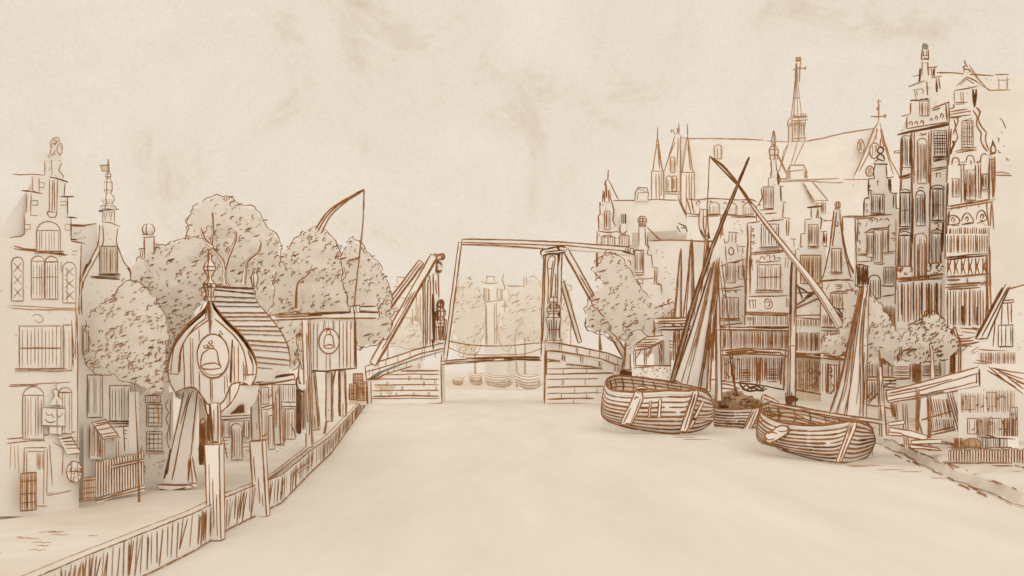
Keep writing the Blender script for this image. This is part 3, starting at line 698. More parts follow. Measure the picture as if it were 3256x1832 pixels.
# curled eave boards under the right side
g = G(); a, b = loft_profile(g, [(505, 590), (490, 640), (455, 700), (400, 745)], [(603, 592), (590, 650), (560, 700), (520, 742)], YB - .1, YB + .5, th=.08)
for i in range(9):
    j = int(2 + i * 4.2); g.stroke([a[j] + Vector((0, -.02, 0)), b[j] + Vector((0, -.02, 0))], 5.5, MD, Vector((0, -1, 0)), YB / F)
g.stroke(b, 5.5, MD, None, YB / F); g.stroke(a, 5.5, MD, None, YB / F)
g.build('curled_eave', booth)
g = G(Pl('Z4', 460, YB + .1, 0)); g.poly('392,742 430,735 475,712 525,705 528,745 460,752', depth=.4, m=DK); g.build('eave_shadow', booth)  # ink-dark block standing in for the shadow on the underside of the roof curl
E = Pl('Z4', 600, 26.2, 20)
def f(g): g.poly('560,600 640,578 780,548 785,575 640,600 565,625', depth=.5); g.line('560,600 640,576 780,548|570,612 690,588 785,572|600,595 600,640|780,548 785,578|~580,620 610,600 640,605', 8, MD); g.line('690,560 780,548', 12, DK)
part(booth, E, 'eave_rail', f)
# posts
def post(root, name, reg, x0, y0, x1, y1, w0, w1, Y0, Y1=None, ink=6, m=MD, mid=2, bm=PAPER, label=None):
    g = G(); g.beam((x0, y0, Y0), (x1, y1, Y1 or Y0), w0, w1, ink, m, bm, reg, mid); return g.build(name, root, label)
post(booth, 'post', 'Z4', 376, 700, 378, 915, 26, 26, 24.3, 24.0, mid=1)
post(booth, 'post', 'Z4', 372, 905, 382, 1395, 46, 42, 22.4, mid=3)
post(booth, 'post', 'Z4', 582, 640, 592, 890, 24, 26, 26.6, mid=2)
post(booth, 'post', 'Z4', 594, 888, 618, 1275, 40, 38, 26.1, mid=3)
post(booth, 'post', 'Z4', 690, 600, 700, 905, 22, 22, 30, mid=3)
g = G(Pl('Z4', 380, 23.7, 0)); g.line('350,700 365,900|340,750 345,890|335,905 380,895 400,905', 9, DK, 0); g.line('372,1195 372,1235|~372,1215 362,1210 360,1232 372,1235|~372,1240 365,1250 380,1255', 4, MD, 0)
g.build('carved_marks', booth)
L1 = Pl('Z4', 200, 25.0, 0)
def f(g):
    g.poly('215,632 262,625 300,640 250,1108 110,1112', depth=.25); g.line('215,640 185,800 150,950 115,1085|262,630 235,700 190,920 155,1090|285,640 240,1090|245,640 200,800', 6.5, MD); g.line('150,930 130,1060|145,960 118,1080', 11, DK)
part(booth, L1, 'strut_board', f)
def f(g): g.poly('285,660 322,690 340,900 330,1010 300,1015 285,860', depth=.2, off=-18, m=WL); g.hatch(285, 790, 330, 1010, 6, 7, MD, -17.6); g.line('~290,850 292,790 310,775 325,800|300,640 330,760', 6, MD, -17.6); g.hatch(285, 900, 335, 1020, 4, 9, DK, -17.5)
part(booth, L1, 'rear_boards', f)
def f(g): g.poly('248,960 262,965 285,1105 262,1110', depth=.15, off=4); g.line('250,960 265,1105|262,970 285,1100|245,980 240,1100', 5.5, MD, 4.3)
part(booth, L1, 'strut', f)
def f(g): g.poly('90,1112 240,1112 285,1100 285,1120 235,1132 120,1145 90,1130', depth=.6, off=6); g.line('90,1112 240,1115|95,1135 150,1145 230,1128|240,1112 285,1105|270,1122 245,1112', 7.5, MD, 6.4)
part(booth, L1, 'sill_beam', f)
# rails of the landing between the posts
g = G(); g.beam((410, 1172, 24.2), (575, 1132, 26.4), 14, 12, 5, MD, PAPER, 'Z4', 1); g.beam((415, 1208, 24.2), (560, 1178, 26.4), 12, 10, 5, DK, WB, 'Z4', 1); g.build('landing_rail', booth)
g = G(); g.beam((635, 1090, 27), (850, 925, 35), 8, 7, 4.5, MD, PAPER, 'Z4'); g.beam((640, 1150, 27), (850, 1010, 35), 7, 6, 4.5, MD, PAPER, 'Z4')
one(g, 'quay_rail', 'pair of long timber rails along the quay right of the booth', 'rail')
# house and sheds behind the booth
F_ = Pl('Z4', 480, 33, 35)
house('arched_door_house', 'small front with an arched doorway seen under the booth roof', 'house', F_,
      '395,755 560,750 562,1400 395,1400',
      [(5, DK, '395,765 555,758|405,780 560,770'), (5, MD, '410,790 520,785|430,800 425,860|415,860 440,980'),
       (4.5, MD, '400,890 445,885|400,910 445,905|405,930 440,928|425,950 445,948|520,880 552,875|520,900 555,895|520,920 550,918|530,940 555,940')],
      [(460, 800, 515, 985, 6, 'a'), (412, 785, 450, 870, 5, ''), (522, 785, 552, 870, 4, '')], (400, 555, 1100, 780, 720, 4))
H_ = Pl('Z4', 720, 34, 60)
sh = house('boat_shed', 'plank-fronted shed with dark doorways between the booth and the boarded sign panel', 'shed', H_,
      '600,610 800,590 830,640 850,1400 600,1400',
      [(5, MD, '605,705 640,690 680,630 695,600|610,650 640,690|610,720 690,700|615,735 690,715')],
      [(608, 615, 650, 700, 6, ''), (705, 600, 790, 690, 10, 'd'), (700, 690, 790, 712, 2, 'd')], (606, 840, 1000, 620, 560, 5))
for x0, x1, y0, y1, n, fl in ((612, 640, 730, 880, 4, ''), (650, 680, 760, 930, 4, ''), (700, 730, 720, 910, 4, 'w'), (735, 785, 725, 880, 7, '')):
    window(sh, H_, x0, y0, x1, y1, n, fl, 'plank_door')
def f(g): g.hatch(790, 620, 815, 860, 5, 8, DK, 2.5); g.hatch(818, 620, 838, 840, 4, 5, MD, 2.5); g.line('700,640 705,710|800,640 810,850|~800,560 790,580 800,620 830,640', 8, DK, 2.6); g.line('710,850 735,890|760,800 790,870|640,850 600,880|680,900 700,915', 5, MD, 2.6)
part(sh, H_, 'front_posts', lambda g: (g.rect(700, 600, 842, 850, depth=.1, off=1.2), f(g)))
tree('garden_tree', 'thin stem with a small tuft, beside the boarded sign panel', '745,850 800,850 800,920 770,930 750,900', 38, 1, '290,1240 270,1180 275,1090 265,1050 268,980', 'Z5', solid=7, dens=1.0)

# ------------------------------------------------------------ boarded sign panel on piles
S_ = Pl('Z5', 330, 37.2, 40)
pan = thing('sign_panel', 'boarded panel on piles with a small bell emblem, hung from a long beam', 'sign panel')
def f(g):
    g.poly('330,850 600,842 602,1133 335,1147', depth=.15); g.hatch(335, 850, 385, 1140, 3, 4.5); g.hatch(500, 850, 600, 1135, 5, 5.5); g.line('330,850 335,1147|600,845 603,1130|420,850 415,910|430,1040 430,1135|450,1045 452,1135|595,900 598,1120', 5.5, MD); g.line('330,1140 430,1142 550,1130 602,1125', 8, DK); g.hatch(340, 852, 590, 900, 8, 4)
part(pan, S_, 'boards', f)
def f(g):
    ov = [(443 + 58 * math.cos(t * .3307), 970 + 72 * math.sin(t * .3307)) for t in range(19)]
    g.poly(ov, depth=.06, off=3); g.stroke([S_(x, y, 3.2) for x, y in ov + ov[:1]], 5.5, MD, S_.n, S_.k)
    g.line('~412,1000 415,960 425,935 445,930 465,940 470,970 475,1000|~410,1003 430,992 455,990 478,1003|~412,1006 445,1012 478,1005|~430,925 430,910 442,905 452,915 448,928', 5.5, MD, 3.4); g.line('468,850 470,900', 7, DK, 3.4)
part(pan, S_, 'bell_emblem', f)
def f(g): g.poly('108,822 730,790 730,835 108,850', depth=.5, off=8); g.line('108,820 400,808 600,800 725,800|110,848 400,838 710,838|725,780 728,838|130,830 400,822', 7, MD, 8.3); g.line('320,815 560,805|600,800 720,805', 10, DK, 8.3)
part(pan, S_, 'beam', f)
def f(g): g.poly('555,770 612,762 612,800 560,806', depth=.5, off=12); g.line('555,770 612,762 612,800|560,772 562,805|575,770 578,800|590,768 592,800', 6, DK, 12.3); g.poly('612,770 725,765 725,790 612,795', depth=.4, off=6); g.line('612,770 710,768|720,765 722,790|612,795 720,795', 6, DK, 6.3)
part(pan, S_, 'beam_block', f)
for x0, y0, x1, y1, w in ((345, 1150, 372, 1480, 20), (448, 1150, 448, 1430, 18), (525, 1140, 530, 1400, 16), (510, 1135, 512, 1400, 8)):
    post(pan, 'pile', 'Z5', x0, y0, x1, y1, w, w, 38.5, mid=1)
post(pan, 'tall_pile', 'Z5', 312, 845, 335, 1580, 20, 18, 36.8, mid=2)
# crane pole with its rope
cr = thing('crane_pole', 'long pole slanting up out of the trees with a rope hanging to the sign beam', 'pole')
g = G(); g.beam((-60, 1180, 46.4), (378, 345, 46.4), 22, 22, 5, MD, PAPER, 'Z5', 0)
P0 = catmull([P(*nat('Z5', x, y), 46.4) for x, y in ((378, 345), (440, 240), (530, 165), (648, 95))], .25)
r1_ = [p + Vector((-10, 0, 4)) * (46.4 / F) * (1 - i / len(P0)) for i, p in enumerate(P0)]; r2_ = [p + Vector((10, 0, -8)) * (46.4 / F) * (1 - i / len(P0)) for i, p in enumerate(P0)]
g.loft([r1_, r2_, [p + Vector((0, .25, 0)) for p in r2_], [p + Vector((0, .25, 0)) for p in r1_], r1_], PAPER)
for r_ in (r1_, r2_, P0): g.stroke(r_, 6, MD, None, 46.4 / F)
g.stroke([r1_[0], r2_[0]], 9, DK, None, 46.4 / F); g.build('pole', cr)
g = G(); g.rope([(648, 95, 46.4), (640, 300, 44), (612, 560, 41), (590, 770, 38.2)], 6, MD, 'Z5'); g.rope([(592, 790, 38), (598, 960, 37), (603, 1125, 36.9)], 5, DK, 'Z5'); g.build('rope', cr)
# crates at the foot of the bridge
for i, (x0, y0, x1, y1, Y, lab) in enumerate(((563, 1215, 610, 1305, 88, 'hatched crate standing left of the others near the bridge foot'), (612, 1200, 662, 1310, 87, 'hatched crate nearest the stone bridge foot'), (585, 1155, 640, 1215, 88.2, 'hatched crate on top of the two beside the bridge foot'))):
    q = Pl('Z5', 560, Y); g = G(q); g.rect(x0, y0, x1, y1 + (28 if i < 2 else 0), depth=1.2, m=WL); g.hatch(x0, y0, x1, y1, 6, 5, MD); g.hhatch(x0, y0, x1, y1, 4, 4, MD); g.line(f'{x0},{y0} {x1},{y0} {x1},{y1} {x0},{y1} {x0},{y0}', 5)
    one(g, 'crate', lab, 'crate', 'crates by the bridge foot')

# ------------------------------------------------------------ the drawbridge
YD = 113.0
br = thing('drawbridge', 'wooden drawbridge with balance beam over the gap between two stone abutments', 'drawbridge')
BL = Pl('Z5', 1090, YD, 0); BR = Pl('R1', 850, YD, 0); DB = Vector((0, 1, 0))
def f(g):
    g.poly('665,1195 1090,1095 1098,1345 668,1345', depth=6, back=DB); g.line('668,1200 668,1340|685,1200 690,1330|1090,1100 1095,1320|1095,1040 1092,1100', 6, MD)
    g.line('668,1338 850,1335 1095,1328|1060,1330 1098,1325', 7, MD); g.line('690,1300 900,1298 1085,1300', 4.5, MD)
    for y, x0 in ((1140, 860), (1162, 790), (1190, 705), (1222, 705), (1255, 700), (1288, 700)):
        g.line(f'{x0},{y} {(x0+1080)//2},{y-3+random.randint(-2,2)} 1080,{y-2}', 5 if y % 4 else 7, MD)
    for x, y in ((960, 1100), (905, 1170), (975, 1165), (1055, 1190), (865, 1230), (930, 1265), (830, 1265), (742, 1265), (990, 1200), (1060, 1230), (780, 1205), (745, 1232), (1020, 1262)):
        g.line(f'{x},{y} {x-2},{y+28}|{x+8},{y} {x+7},{y+26}', 4.5, MD)
    g.poly('715,1215 790,1218 830,1225 800,1290 760,1250 710,1240', depth=.05, off=.4, m=WL)
part(br, BL, 'abutment', f, 'left stone abutment with brick courses')
def f(g):
    g.poly('655,1115 800,1068 940,1018 1108,978 1115,1018 1000,1050 860,1095 720,1150 665,1190', depth=6.4, back=DB, off=5)
    g.line('655,1115 800,1066 940,1018 1108,978|662,1145 740,1125 850,1092 980,1040 1112,1010|660,1190 720,1185 760,1165 930,1110|655,1115 662,1190', 6, MD, 5.4)
    for x, y in ((730, 1085), (775, 1075), (845, 1055), (915, 1032), (985, 1012), (1000, 1010), (1045, 995), (680, 1130), (700, 1128), (740, 1120), (735, 1150), (820, 1105), (895, 1085), (980, 1050), (995, 1045), (1060, 1030)):
        g.line(f'{x},{y} {x-1},{y+34}', 4.5, MD, 5.4)
    g.line('660,1190 715,1182', 9, DK, 5.4)
part(br, BL, 'parapet', f)
def f(g):
    g.poly('855,880 1000,905 1180,930 1390,1040 1400,1320 850,1306', depth=6, back=DB)
    g.line('857,870 850,1300|866,870 862,1100|850,1302 1000,1300 1250,1308', 6.5, MD)
    for i, (y, x1) in enumerate(((1000, 960), (1052, 1250), (1088, 1340), (1125, 1230), (1182, 1280), (1225, 1250), (1268, 1200))):
        g.line(f'868,{y+4} {(870+x1)//2},{y+random.randint(-3,3)} {x1},{y-2}', 5 if i % 2 else 7.5, MD)
    for x, y in ((985, 1060), (1150, 1055), (975, 1135), (985, 1135), (1140, 1130), (1225, 1195), (1065, 1190), (970, 1232), (1150, 1230), (1055, 1270), (1240, 1000), (980, 960), (995, 965)):
        g.line(f'{x},{y} {x-2},{y+36}', 5.5, MD)
part(br, BR, 'abutment', f, 'right stone abutment, partly hidden by a barge')
def f(g):
    g.poly('855,868 940,872 1100,900 1300,945 1415,988 1400,1075 1380,1045 1250,1000 1050,945 858,928', depth=6.4, back=DB, off=5)
    g.line('858,868 940,872 1100,900 1300,945 1415,988|855,925 950,930 1100,955 1250,985 1385,1035|860,985 960,1000|1000,1020 1180,1040 1260,1058|1410,985 1390,1080', 6, MD, 5.4)
    for x, y in ((955, 875), (970, 880), (1075, 900), (1085, 905), (1170, 925), (1240, 940), (1290, 955), (1305, 955), (1370, 985), (975, 950), (990, 955), (1105, 965), (1120, 970), (1235, 1005), (1250, 1010), (1350, 1030), (1370, 1040)):
        g.line(f'{x},{y} {x-2},{y+42}', 5, MD, 5.4)
part(br, BR, 'parapet', f)
# deck, hand ropes
def f(g):
    g.poly('115,1000 400,975 700,965 835,975 835,995 500,1000 115,1025', depth=5.5, back=DB)
    g.line('110,1000 400,975 700,966 830,972|115,1022 400,1002 700,990 830,996', 6, MD)
    g.line('330,985 700,972 815,978|560,985 820,988', 8, DK); g.line('140,1010 500,990', 5, DK)
part(br, BR, 'deck', f)
g = G(); g.rope([(155, 855, YD), (330, 885, YD), (560, 892, YD), (830, 868, YD)], 4.5, MD, 'R1'); g.rope([(165, 900, YD + 1), (300, 950, YD + 1), (560, 955, YD + 1), (720, 945, YD + 1), (840, 905, YD + 1)], 4, LT, 'R1'); g.build('hand_rope', br)
# lift rods and balance beam
def f(g): g.beam((252, 160, YD), (145, 985, YD), 10, 11, 4.5, MD, PAPER, 'R1'); 
part(br, BR, 'lift_rod', f)
def f(g):
    g.poly('240,168 268,132 600,140 1000,158 1430,190 1480,212 1478,252 1300,228 950,205 600,190 300,170', depth=1.2, back=DB)
    g.line('265,135 600,140 1000,158 1430,190 1478,205|270,158 600,170 1000,180 1430,222 1480,245|245,172 500,178 840,200|268,135 265,160|1430,190 1420,225|1478,205 1480,250', 6, MD); g.line('1440,200 1440,225|1455,205 1455,228|1400,222 1480,245', 8, DK)
part(br, BR, 'balance_beam', f)
# right portal
def f(g):
    g.poly('842,230 985,225 972,300 968,600 965,868 830,868 832,600', depth=1.5, back=DB, off=6)
    g.line('845,245 838,500 830,700 826,960|858,250 850,500 842,700 836,860|945,230 940,560|975,235 968,420 965,600|960,600 955,870|930,380 925,560|840,860 965,868', 6, MD, 6.4)
    g.line('~872,600 878,420 870,320 880,270 905,255 925,275 915,340 905,450 895,600|~890,590 895,450 905,330 912,290|868,350 900,340|870,640 900,640', 5, MD, 6.4)
    g.line('945,240 948,300|955,240 942,330|945,600 948,850|955,620 950,850', 11, DK, 6.4); g.hatch(930, 600, 960, 860, 3, 6, MD, 6.4)
part(br, BR, 'portal', f)
def f(g):
    g.poly('825,215 850,212 900,195 960,185 1000,200 1000,225 950,240 870,245 830,260', depth=2.5, back=DB, off=12)
    g.line('~828,255 822,225 850,210 870,212|~850,210 900,200 960,188 1000,200|850,230 920,222 990,215|~835,255 880,240 940,240 1000,225|~960,190 940,205 960,215', 7, DK, 12.4)
part(br, BR, 'portal_cap', f)
def figure(root, pl, ox, oy, s, body_pts, det):
    pass
def f(g):
    k = BR.k; c = BR(912, 868, 16)
    g.lathe(c, [(24, 0), (26, 6), (18, 14), (16, 40), (20, 66), (23, 72), (23, 78), (15, 82), (12, 90), (19, 98), (20, 108), (12, 116), (8, 120), (11, 126), (12, 134), (8, 142), (2, 146)], k, w=5, ink=MD, seg=10)
    g.line('880,710 885,850|895,710 900,850|930,710 925,850', 5, DK, 40); g.line('~895,600 885,620 895,640|~925,600 935,620 925,640', 6, DK, 38)
part(br, BR, 'carved_figure', f)
def f(g): g.beam((1000, 215, YD), (1420, 965, YD), 17, 17, 6, MD, PAPER, 'R1', 1)
part(br, BR, 'brace', f)
def f(g): g.beam((975, 440, YD + 5), (1100, 868, YD + 5), 12, 12, 5.5, MD, PAPER, 'R1')
part(br, BR, 'brace', f)
def f(g):
    g.poly('1410,985 1450,975 1465,1060 1540,1100 1530,1112 1380,1100 1378,1065 1420,1058', depth=1.5, back=DB, off=10, m=PAPER)
    g.poly('1380,1070 1400,1060 1480,1080 1535,1098 1530,1112 1380,1100', depth=1.2, back=DB, off=14, m=DK); g.line('1415,985 1420,1060|1445,975 1460,1060', 7, DK, 14)
part(br, BR, 'brace_foot', f)
# left portal
def f(g):
    g.poly('985,600 1050,580 1078,570 1078,985 990,1002', depth=1.5, back=DB, off=6)
    g.line('988,610 990,1000|~1003,1000 1000,640 1015,598 1030,640 1028,990|~1012,990 1015,650 1022,620|1048,580 1048,850|1075,570 1078,720|1060,620 1066,700', 5.5, MD, 6.4); g.line('1045,700 1048,960|1040,960 1050,1010|1058,800 1050,980', 12, DK, 6.4)
part(br, BL, 'portal', f)
def f(g):
    for x, y, r in ((1090, 485, 22), (1070, 510, 18), (1085, 530, 18), (1080, 558, 20)): g.poly([(x + r * math.cos(t), y + r * .8 * math.sin(t)) for t in [i * .785 for i in range(8)]], depth=1.2, back=DB, off=12 - r / 6)
    g.line('~1050,470 1075,475 1105,470 1112,490 1095,505|~1095,480 1100,495 1085,500|~1085,500 1070,515 1090,520 1095,535|~1075,540 1065,560 1080,575 1095,560|1070,475 1065,580', 6.5, MD, 12.4); g.line('~1060,560 1080,570 1085,575', 10, DK, 12.4)
part(br, BL, 'portal_cap', f)
def f(g):
    k = BL.k; c = BL(1092, 970, 16)
    g.lathe(c, [(14, 0), (15, 6), (12, 14), (14, 44), (17, 60), (17, 66), (11, 70), (10, 76), (14, 84), (15, 94), (10, 102), (7, 106), (9, 112), (10, 120), (7, 128), (2, 132)], k, w=5, ink=MD, seg=10)
    g.line('~1085,740 1075,760 1090,780|~1080,740 1100,745 1105,770 1095,780|~1085,790 1075,820 1085,850|1070,760 1075,860', 7, DK, 32); g.line('1068,870 1115,868|1080,880 1085,960|1105,880 1100,960', 5, DK, 34)
part(br, BL, 'carved_figure', f)
def f(g): g.beam((1052, 478, YD), (700, 1100, YD), 21, 21, 6, MD, PAPER, 'Z5', 2)
part(br, BL, 'brace', f)
def f(g): g.beam((978, 512, YD + 5), (608, 1010, YD + 5), 18, 20, 6, MD, PAPER, 'Z5', 1)
part(br, BL, 'brace', f)
# ------------------------------------------------------------ seen through the bridge
FB = Pl('R1', 490, 235, 0)
r = house('far_tower_house', 'faint tall house with a chimney, seen through the drawbridge', 'house', FB,
      '425,590 400,470 395,450 440,440 445,395 495,395 500,440 520,445 555,380 575,440 600,480 600,565 580,590 585,1100 425,1100',
      [(5, FT, '400,435 440,450 520,445|440,450 440,400 495,400 490,440|~560,380 550,430 570,480 560,500|420,480 415,570|435,480 430,560|455,490 460,570|520,480 515,560|545,490 548,550|590,480 600,540|415,590 450,580 570,565|430,600 435,880|440,600 442,900|495,590 498,890|510,585 512,880|565,570 575,880|575,570 580,860|585,465 700,468')],
      [(425, 490, 455, 570, 3, 'f'), (515, 490, 550, 560, 3, 'f')], (430, 580, 1090, 600, 470, 8))
FB2 = Pl('R1', 660, 240, 0)
house('far_gabled_house', 'faint gabled house right of the tower house, seen through the drawbridge', 'house', FB2, '585,480 700,465 705,400 722,400 725,440 800,430 830,500 830,1100 585,1100',
      [(4.5, FT, '590,470 700,468|705,395 705,480|722,395 722,470|725,440 790,430')], [], (590, 800, 1090, 520, 480, 8))
FL_ = Pl('Z5', 880, 230, 0)
house('far_chimney_house', 'faint house with a broad chimney behind the left bridge portal', 'house', FL_, '810,660 830,650 835,600 890,600 895,640 985,640 990,1120 820,1120',
      [(5, FT, '835,600 895,600|840,610 838,640|880,605 885,640|815,655 920,650|860,720 930,725|950,680 945,980|930,780 925,960'), (6, FT, '960,760 955,990|940,820 938,980|970,700 972,960'), (5, FT, '860,830 920,835')], [(925, 850, 975, 980, 5, 'f')], (820, 980, 1110, 690, 650, 8))
def ftree(label, poly, Y, th=6, group=None, cat='tree', **k):
    k.setdefault('foot', ' '.join(f'{float(poly.split()[0].split(chr(44))[0]) + 45:.0f},{y}' for y in (945, 880, 800)))
    return tree('tree', label, poly, Y, th, ink=FT, dens=1.1, w=3.4, dark=0, **k)
ftree('faint tree left of the far tower house, seen through the bridge', '1150,720 1160,700 1185,705 1215,760 1215,820 1200,890 1150,890 1135,800', 222)
ftree('faint tree right of the far tower house, leaning on the portal', '1275,750 1300,740 1330,700 1360,720 1370,860 1310,850 1265,880 1255,800', 215, trunk='655,1200 650,1000 640,850 660,760 700,700', treg='R1', solid=7)
ftree('faint tree left of the left bridge portal', '930,700 955,690 990,760 1010,830 1045,800 1070,870 1040,880 990,870 940,860', 218)
ftree('faint tree just right of the main bridge portal', '1390,720 1400,700 1430,720 1440,780 1430,850 1400,870 1390,800', 216)
for i, (x0, y0, x1, y1, Y, lab) in enumerate(((195, 1110, 280, 1165, 205, 'faint smallest rowing boat beyond the bridge, leftmost'), (310, 1050, 420, 1165, 205, 'faint round-bowed boat beyond the bridge, second from the left'), (415, 1060, 640, 1180, 195, 'faint low barge beyond the bridge with curved planks'), (640, 1040, 840, 1190, 190, 'faint long boat beyond the bridge, beside the right abutment'))):
    q = Pl('R1', (x0 + x1) / 2, Y, 0); b_ = thing('far_boat', lab, 'boat', 'faint boats beyond the bridge'); g = G(q); W_ = x1 - x0; H_2 = y1 - y0
    rim = [(x0, y0 + H_2 * .3), (x0 + W_ * .3, y0 + H_2 * .45), (x0 + W_ * .7, y0 + H_2 * .45), (x1, y0 + H_2 * .25)]
    bt = [(x0 + W_ * .1, y1 - H_2 * .15), (x0 + W_ * .35, y1), (x0 + W_ * .75, y1), (x1 - W_ * .08, y1 - H_2 * .2)]
    A0 = catmull([q(*p) for p in rim], .4); B0 = catmull([q(*p) for p in bt], .4); n_ = min(len(A0), len(B0)); A0 = A0[:n_]; B0 = B0[:n_]
    rows = [[a.lerp(b, t) + Vector((0, -1.2 * math.sin(t * 2.6), 0)) for a, b in zip(A0, B0)] for t in (0, .25, .5, .75, 1)]
    bk = [a + Vector((0, 6, .3)) for a in A0]
    g.loft([bk] + rows, PAPER); g2 = g
    for rr in rows: g2.stroke([p + Vector((0, -.1, 0)) for p in rr], 5, FT, None, Y / F)
    g2.stroke(bk, 5, FT, None, Y / F); g2.curls(0, 0, 0, 0, 0); g2.build('hull', b_)

# ------------------------------------------------------------ the church, pale and far
CH = Pl('R3', 900, 230, -10); K = CH.k
ch = thing('church', 'pale far church with twin turrets, long roof, slender spire and cross gable', 'church')
def f(g):
    g.poly('430,762 800,768 1340,795 1480,790 2050,682 2085,640 2260,1100 2260,1500 2260,3200 430,3200', depth=16)
    g.line('430,755 500,765 800,768 1130,782', 4.5, LT); g.line('1150,785 1340,795|1340,800 1250,1060|1355,990 1410,800|1480,770 1380,990', 4.5, LT); g.line('1480,790 1620,765 1800,720 2050,680', 6, LT)
    g.line('700,765 1100,775', 5, LT); g.line('1330,820 1300,870 1270,990|1900,1090 1880,1100', 4, LT)
part(ch, CH, 'nave_roof', f)
for (x0, x1, yt) in ((715, 775, 820),):
    window(ch, CH, x0, 820, x1, 935, 3, 'al', 'dormer')
def spirelet(cx, w, yb, ym, yt, base):
    def f(g):
        g.poly(f'{cx-w},{base} {cx-w},{yb} {cx-w*.8},{yb} {cx},{yt} {cx+w*.8},{yb} {cx+w},{yb} {cx+w},{base}', depth=4.5, off=10)
        g.line(f'{cx-w},{base} {cx-w},{yb} {cx-w*.8},{yb-6} {cx},{yt}|{cx+w},{base} {cx+w},{yb} {cx+w*.8},{yb-6} {cx},{yt}|{cx-w*1.1},{yb} {cx+w*1.1},{yb}|{cx+w*.3},{base} {cx+w*.25},{yb+10}|{cx-w*.2},{base} {cx-w*.2},{yb+20}|{cx+w*.6},{base-30} {cx+w*.62},{yb+10}', 5, LT, 10.3)
        g.line(f'{cx+4},{yt+60} {cx+w*.4},{yb-20}|{cx},{yt} {cx},{ym}|{cx-5},{yt-20} {cx+5},{yt-35}', 7, LT, 10.3)
    return f
part(ch, CH, 'turret', spirelet(240, 50, 1045, 680, 760, 1280)); part(ch, CH, 'turret', spirelet(490, 55, 1055, 650, 750, 1440))
def f(g):
    g.poly('290,1050 330,940 395,740 430,740 430,2200 290,2200', depth=4, off=4); g.line('295,1040 330,930 385,745|310,1000 345,900 385,800|430,740 430,1230|410,760 405,1000|~385,740 370,700 350,700 360,720|~400,735 410,700 400,680|418,640 420,740', 5, LT, 4.4)
    g.line('300,1215 430,1215|295,1230 430,1235', 5, LT, 4.4)
part(ch, CH, 'west_gable', f)
for a in ((345, 920, 385, 1050), (315, 1080, 360, 1210), (365, 1080, 400, 1205)): window(ch, Pl('R3', 900, 229.6, -10), *a, 3, 'al', 'window')
def f(g):
    c = CH(1415, 800, -40); k = K
    R = [(26, -20), (26, 0), (25, 8), (25, 60), (28, 66), (27, 78), (21, 84), (16, 92), (9, 150), (3, 215), (3.5, 222), (2, 262)]
    g.lathe(c, R, k, ink=LT, seg=8, w=3.6); g.hatch(1375, 640, 1460, 765, 5, 4, LT, 30); g.hatch(1375, 575, 1480, 620, 5, 6, LT, 30)
    g.line('1360,785 1475,775|1350,640 1490,630|1350,600 1490,600', 5, LT, 30)
part(ch, CH, 'spire', f)
def f(g):
    g.line('1425,300 1428,180 1435,110|1372,198 1410,182 1480,180', 7, LT, 6); g.poly('1393,90 1440,84 1442,115 1396,122', depth=.8, off=6, m=LT); g.poly('1470,170 1485,165 1480,190 1462,185', depth=.5, off=6, m=LT)
part(ch, CH, 'weathercock', f)
def f(g):
    g.poly('2085,640 2260,1100 2255,2400 1880,2400 1880,1100', depth=3, off=20); g.line('2080,640 2040,700 1960,900 1880,1085|2075,700 2010,880 1920,1050|2090,650 2130,800 2180,960 2255,1095|2095,700 2140,860 2200,1080|2110,770 2150,900 2160,960|2065,690 2060,790', 5.5, LT, 20.3)
    g.line('2100,720 2125,850', 10, LT, 20.3)
part(ch, CH, 'cross_gable', f)
for cx, cy, rx, ry in ((1930, 845, 28, 58), (2045, 880, 42, 65), (2005, 1050, 30, 40)):
    def f(g):
        g.poly([(cx + rx * math.cos(t * .5236), cy + ry * math.sin(t * .5236)) for t in range(12)], depth=.5, off=23); g.stroke([CH(cx + rx * math.cos(t * .5236), cy + ry * math.sin(t * .5236), 23.3) for t in range(13)], 5.5, LT, CH.n, CH.k); g.hatch(cx - rx * .5, cy - ry * .7, cx + rx * .5, cy + ry * .7, 3, 6, LT, 23.3)
    part(ch, CH, 'rose_window', f)
def f(g): g.line('2078,640 2080,450|2010,595 2080,598 2140,590|2062,470 2100,468', 6, LT, 22); g.poly('2120,580 2148,578 2140,600 2125,608', depth=.5, off=22, m=LT); g.poly([(2075 + 14 * math.cos(t), 528 + 16 * math.sin(t)) for t in [i * .785 for i in range(8)]], depth=.5, off=22, m=LT)
part(ch, CH, 'gable_cross', f)

# ------------------------------------------------------------ right bank houses, far to near
def ball(root, pl, x, y, hs, w=4):
    def f(g): g.lathe(pl(x, y, -7), hs, pl.k, w=w, seg=10)
    return part(root, pl, 'finial', f)
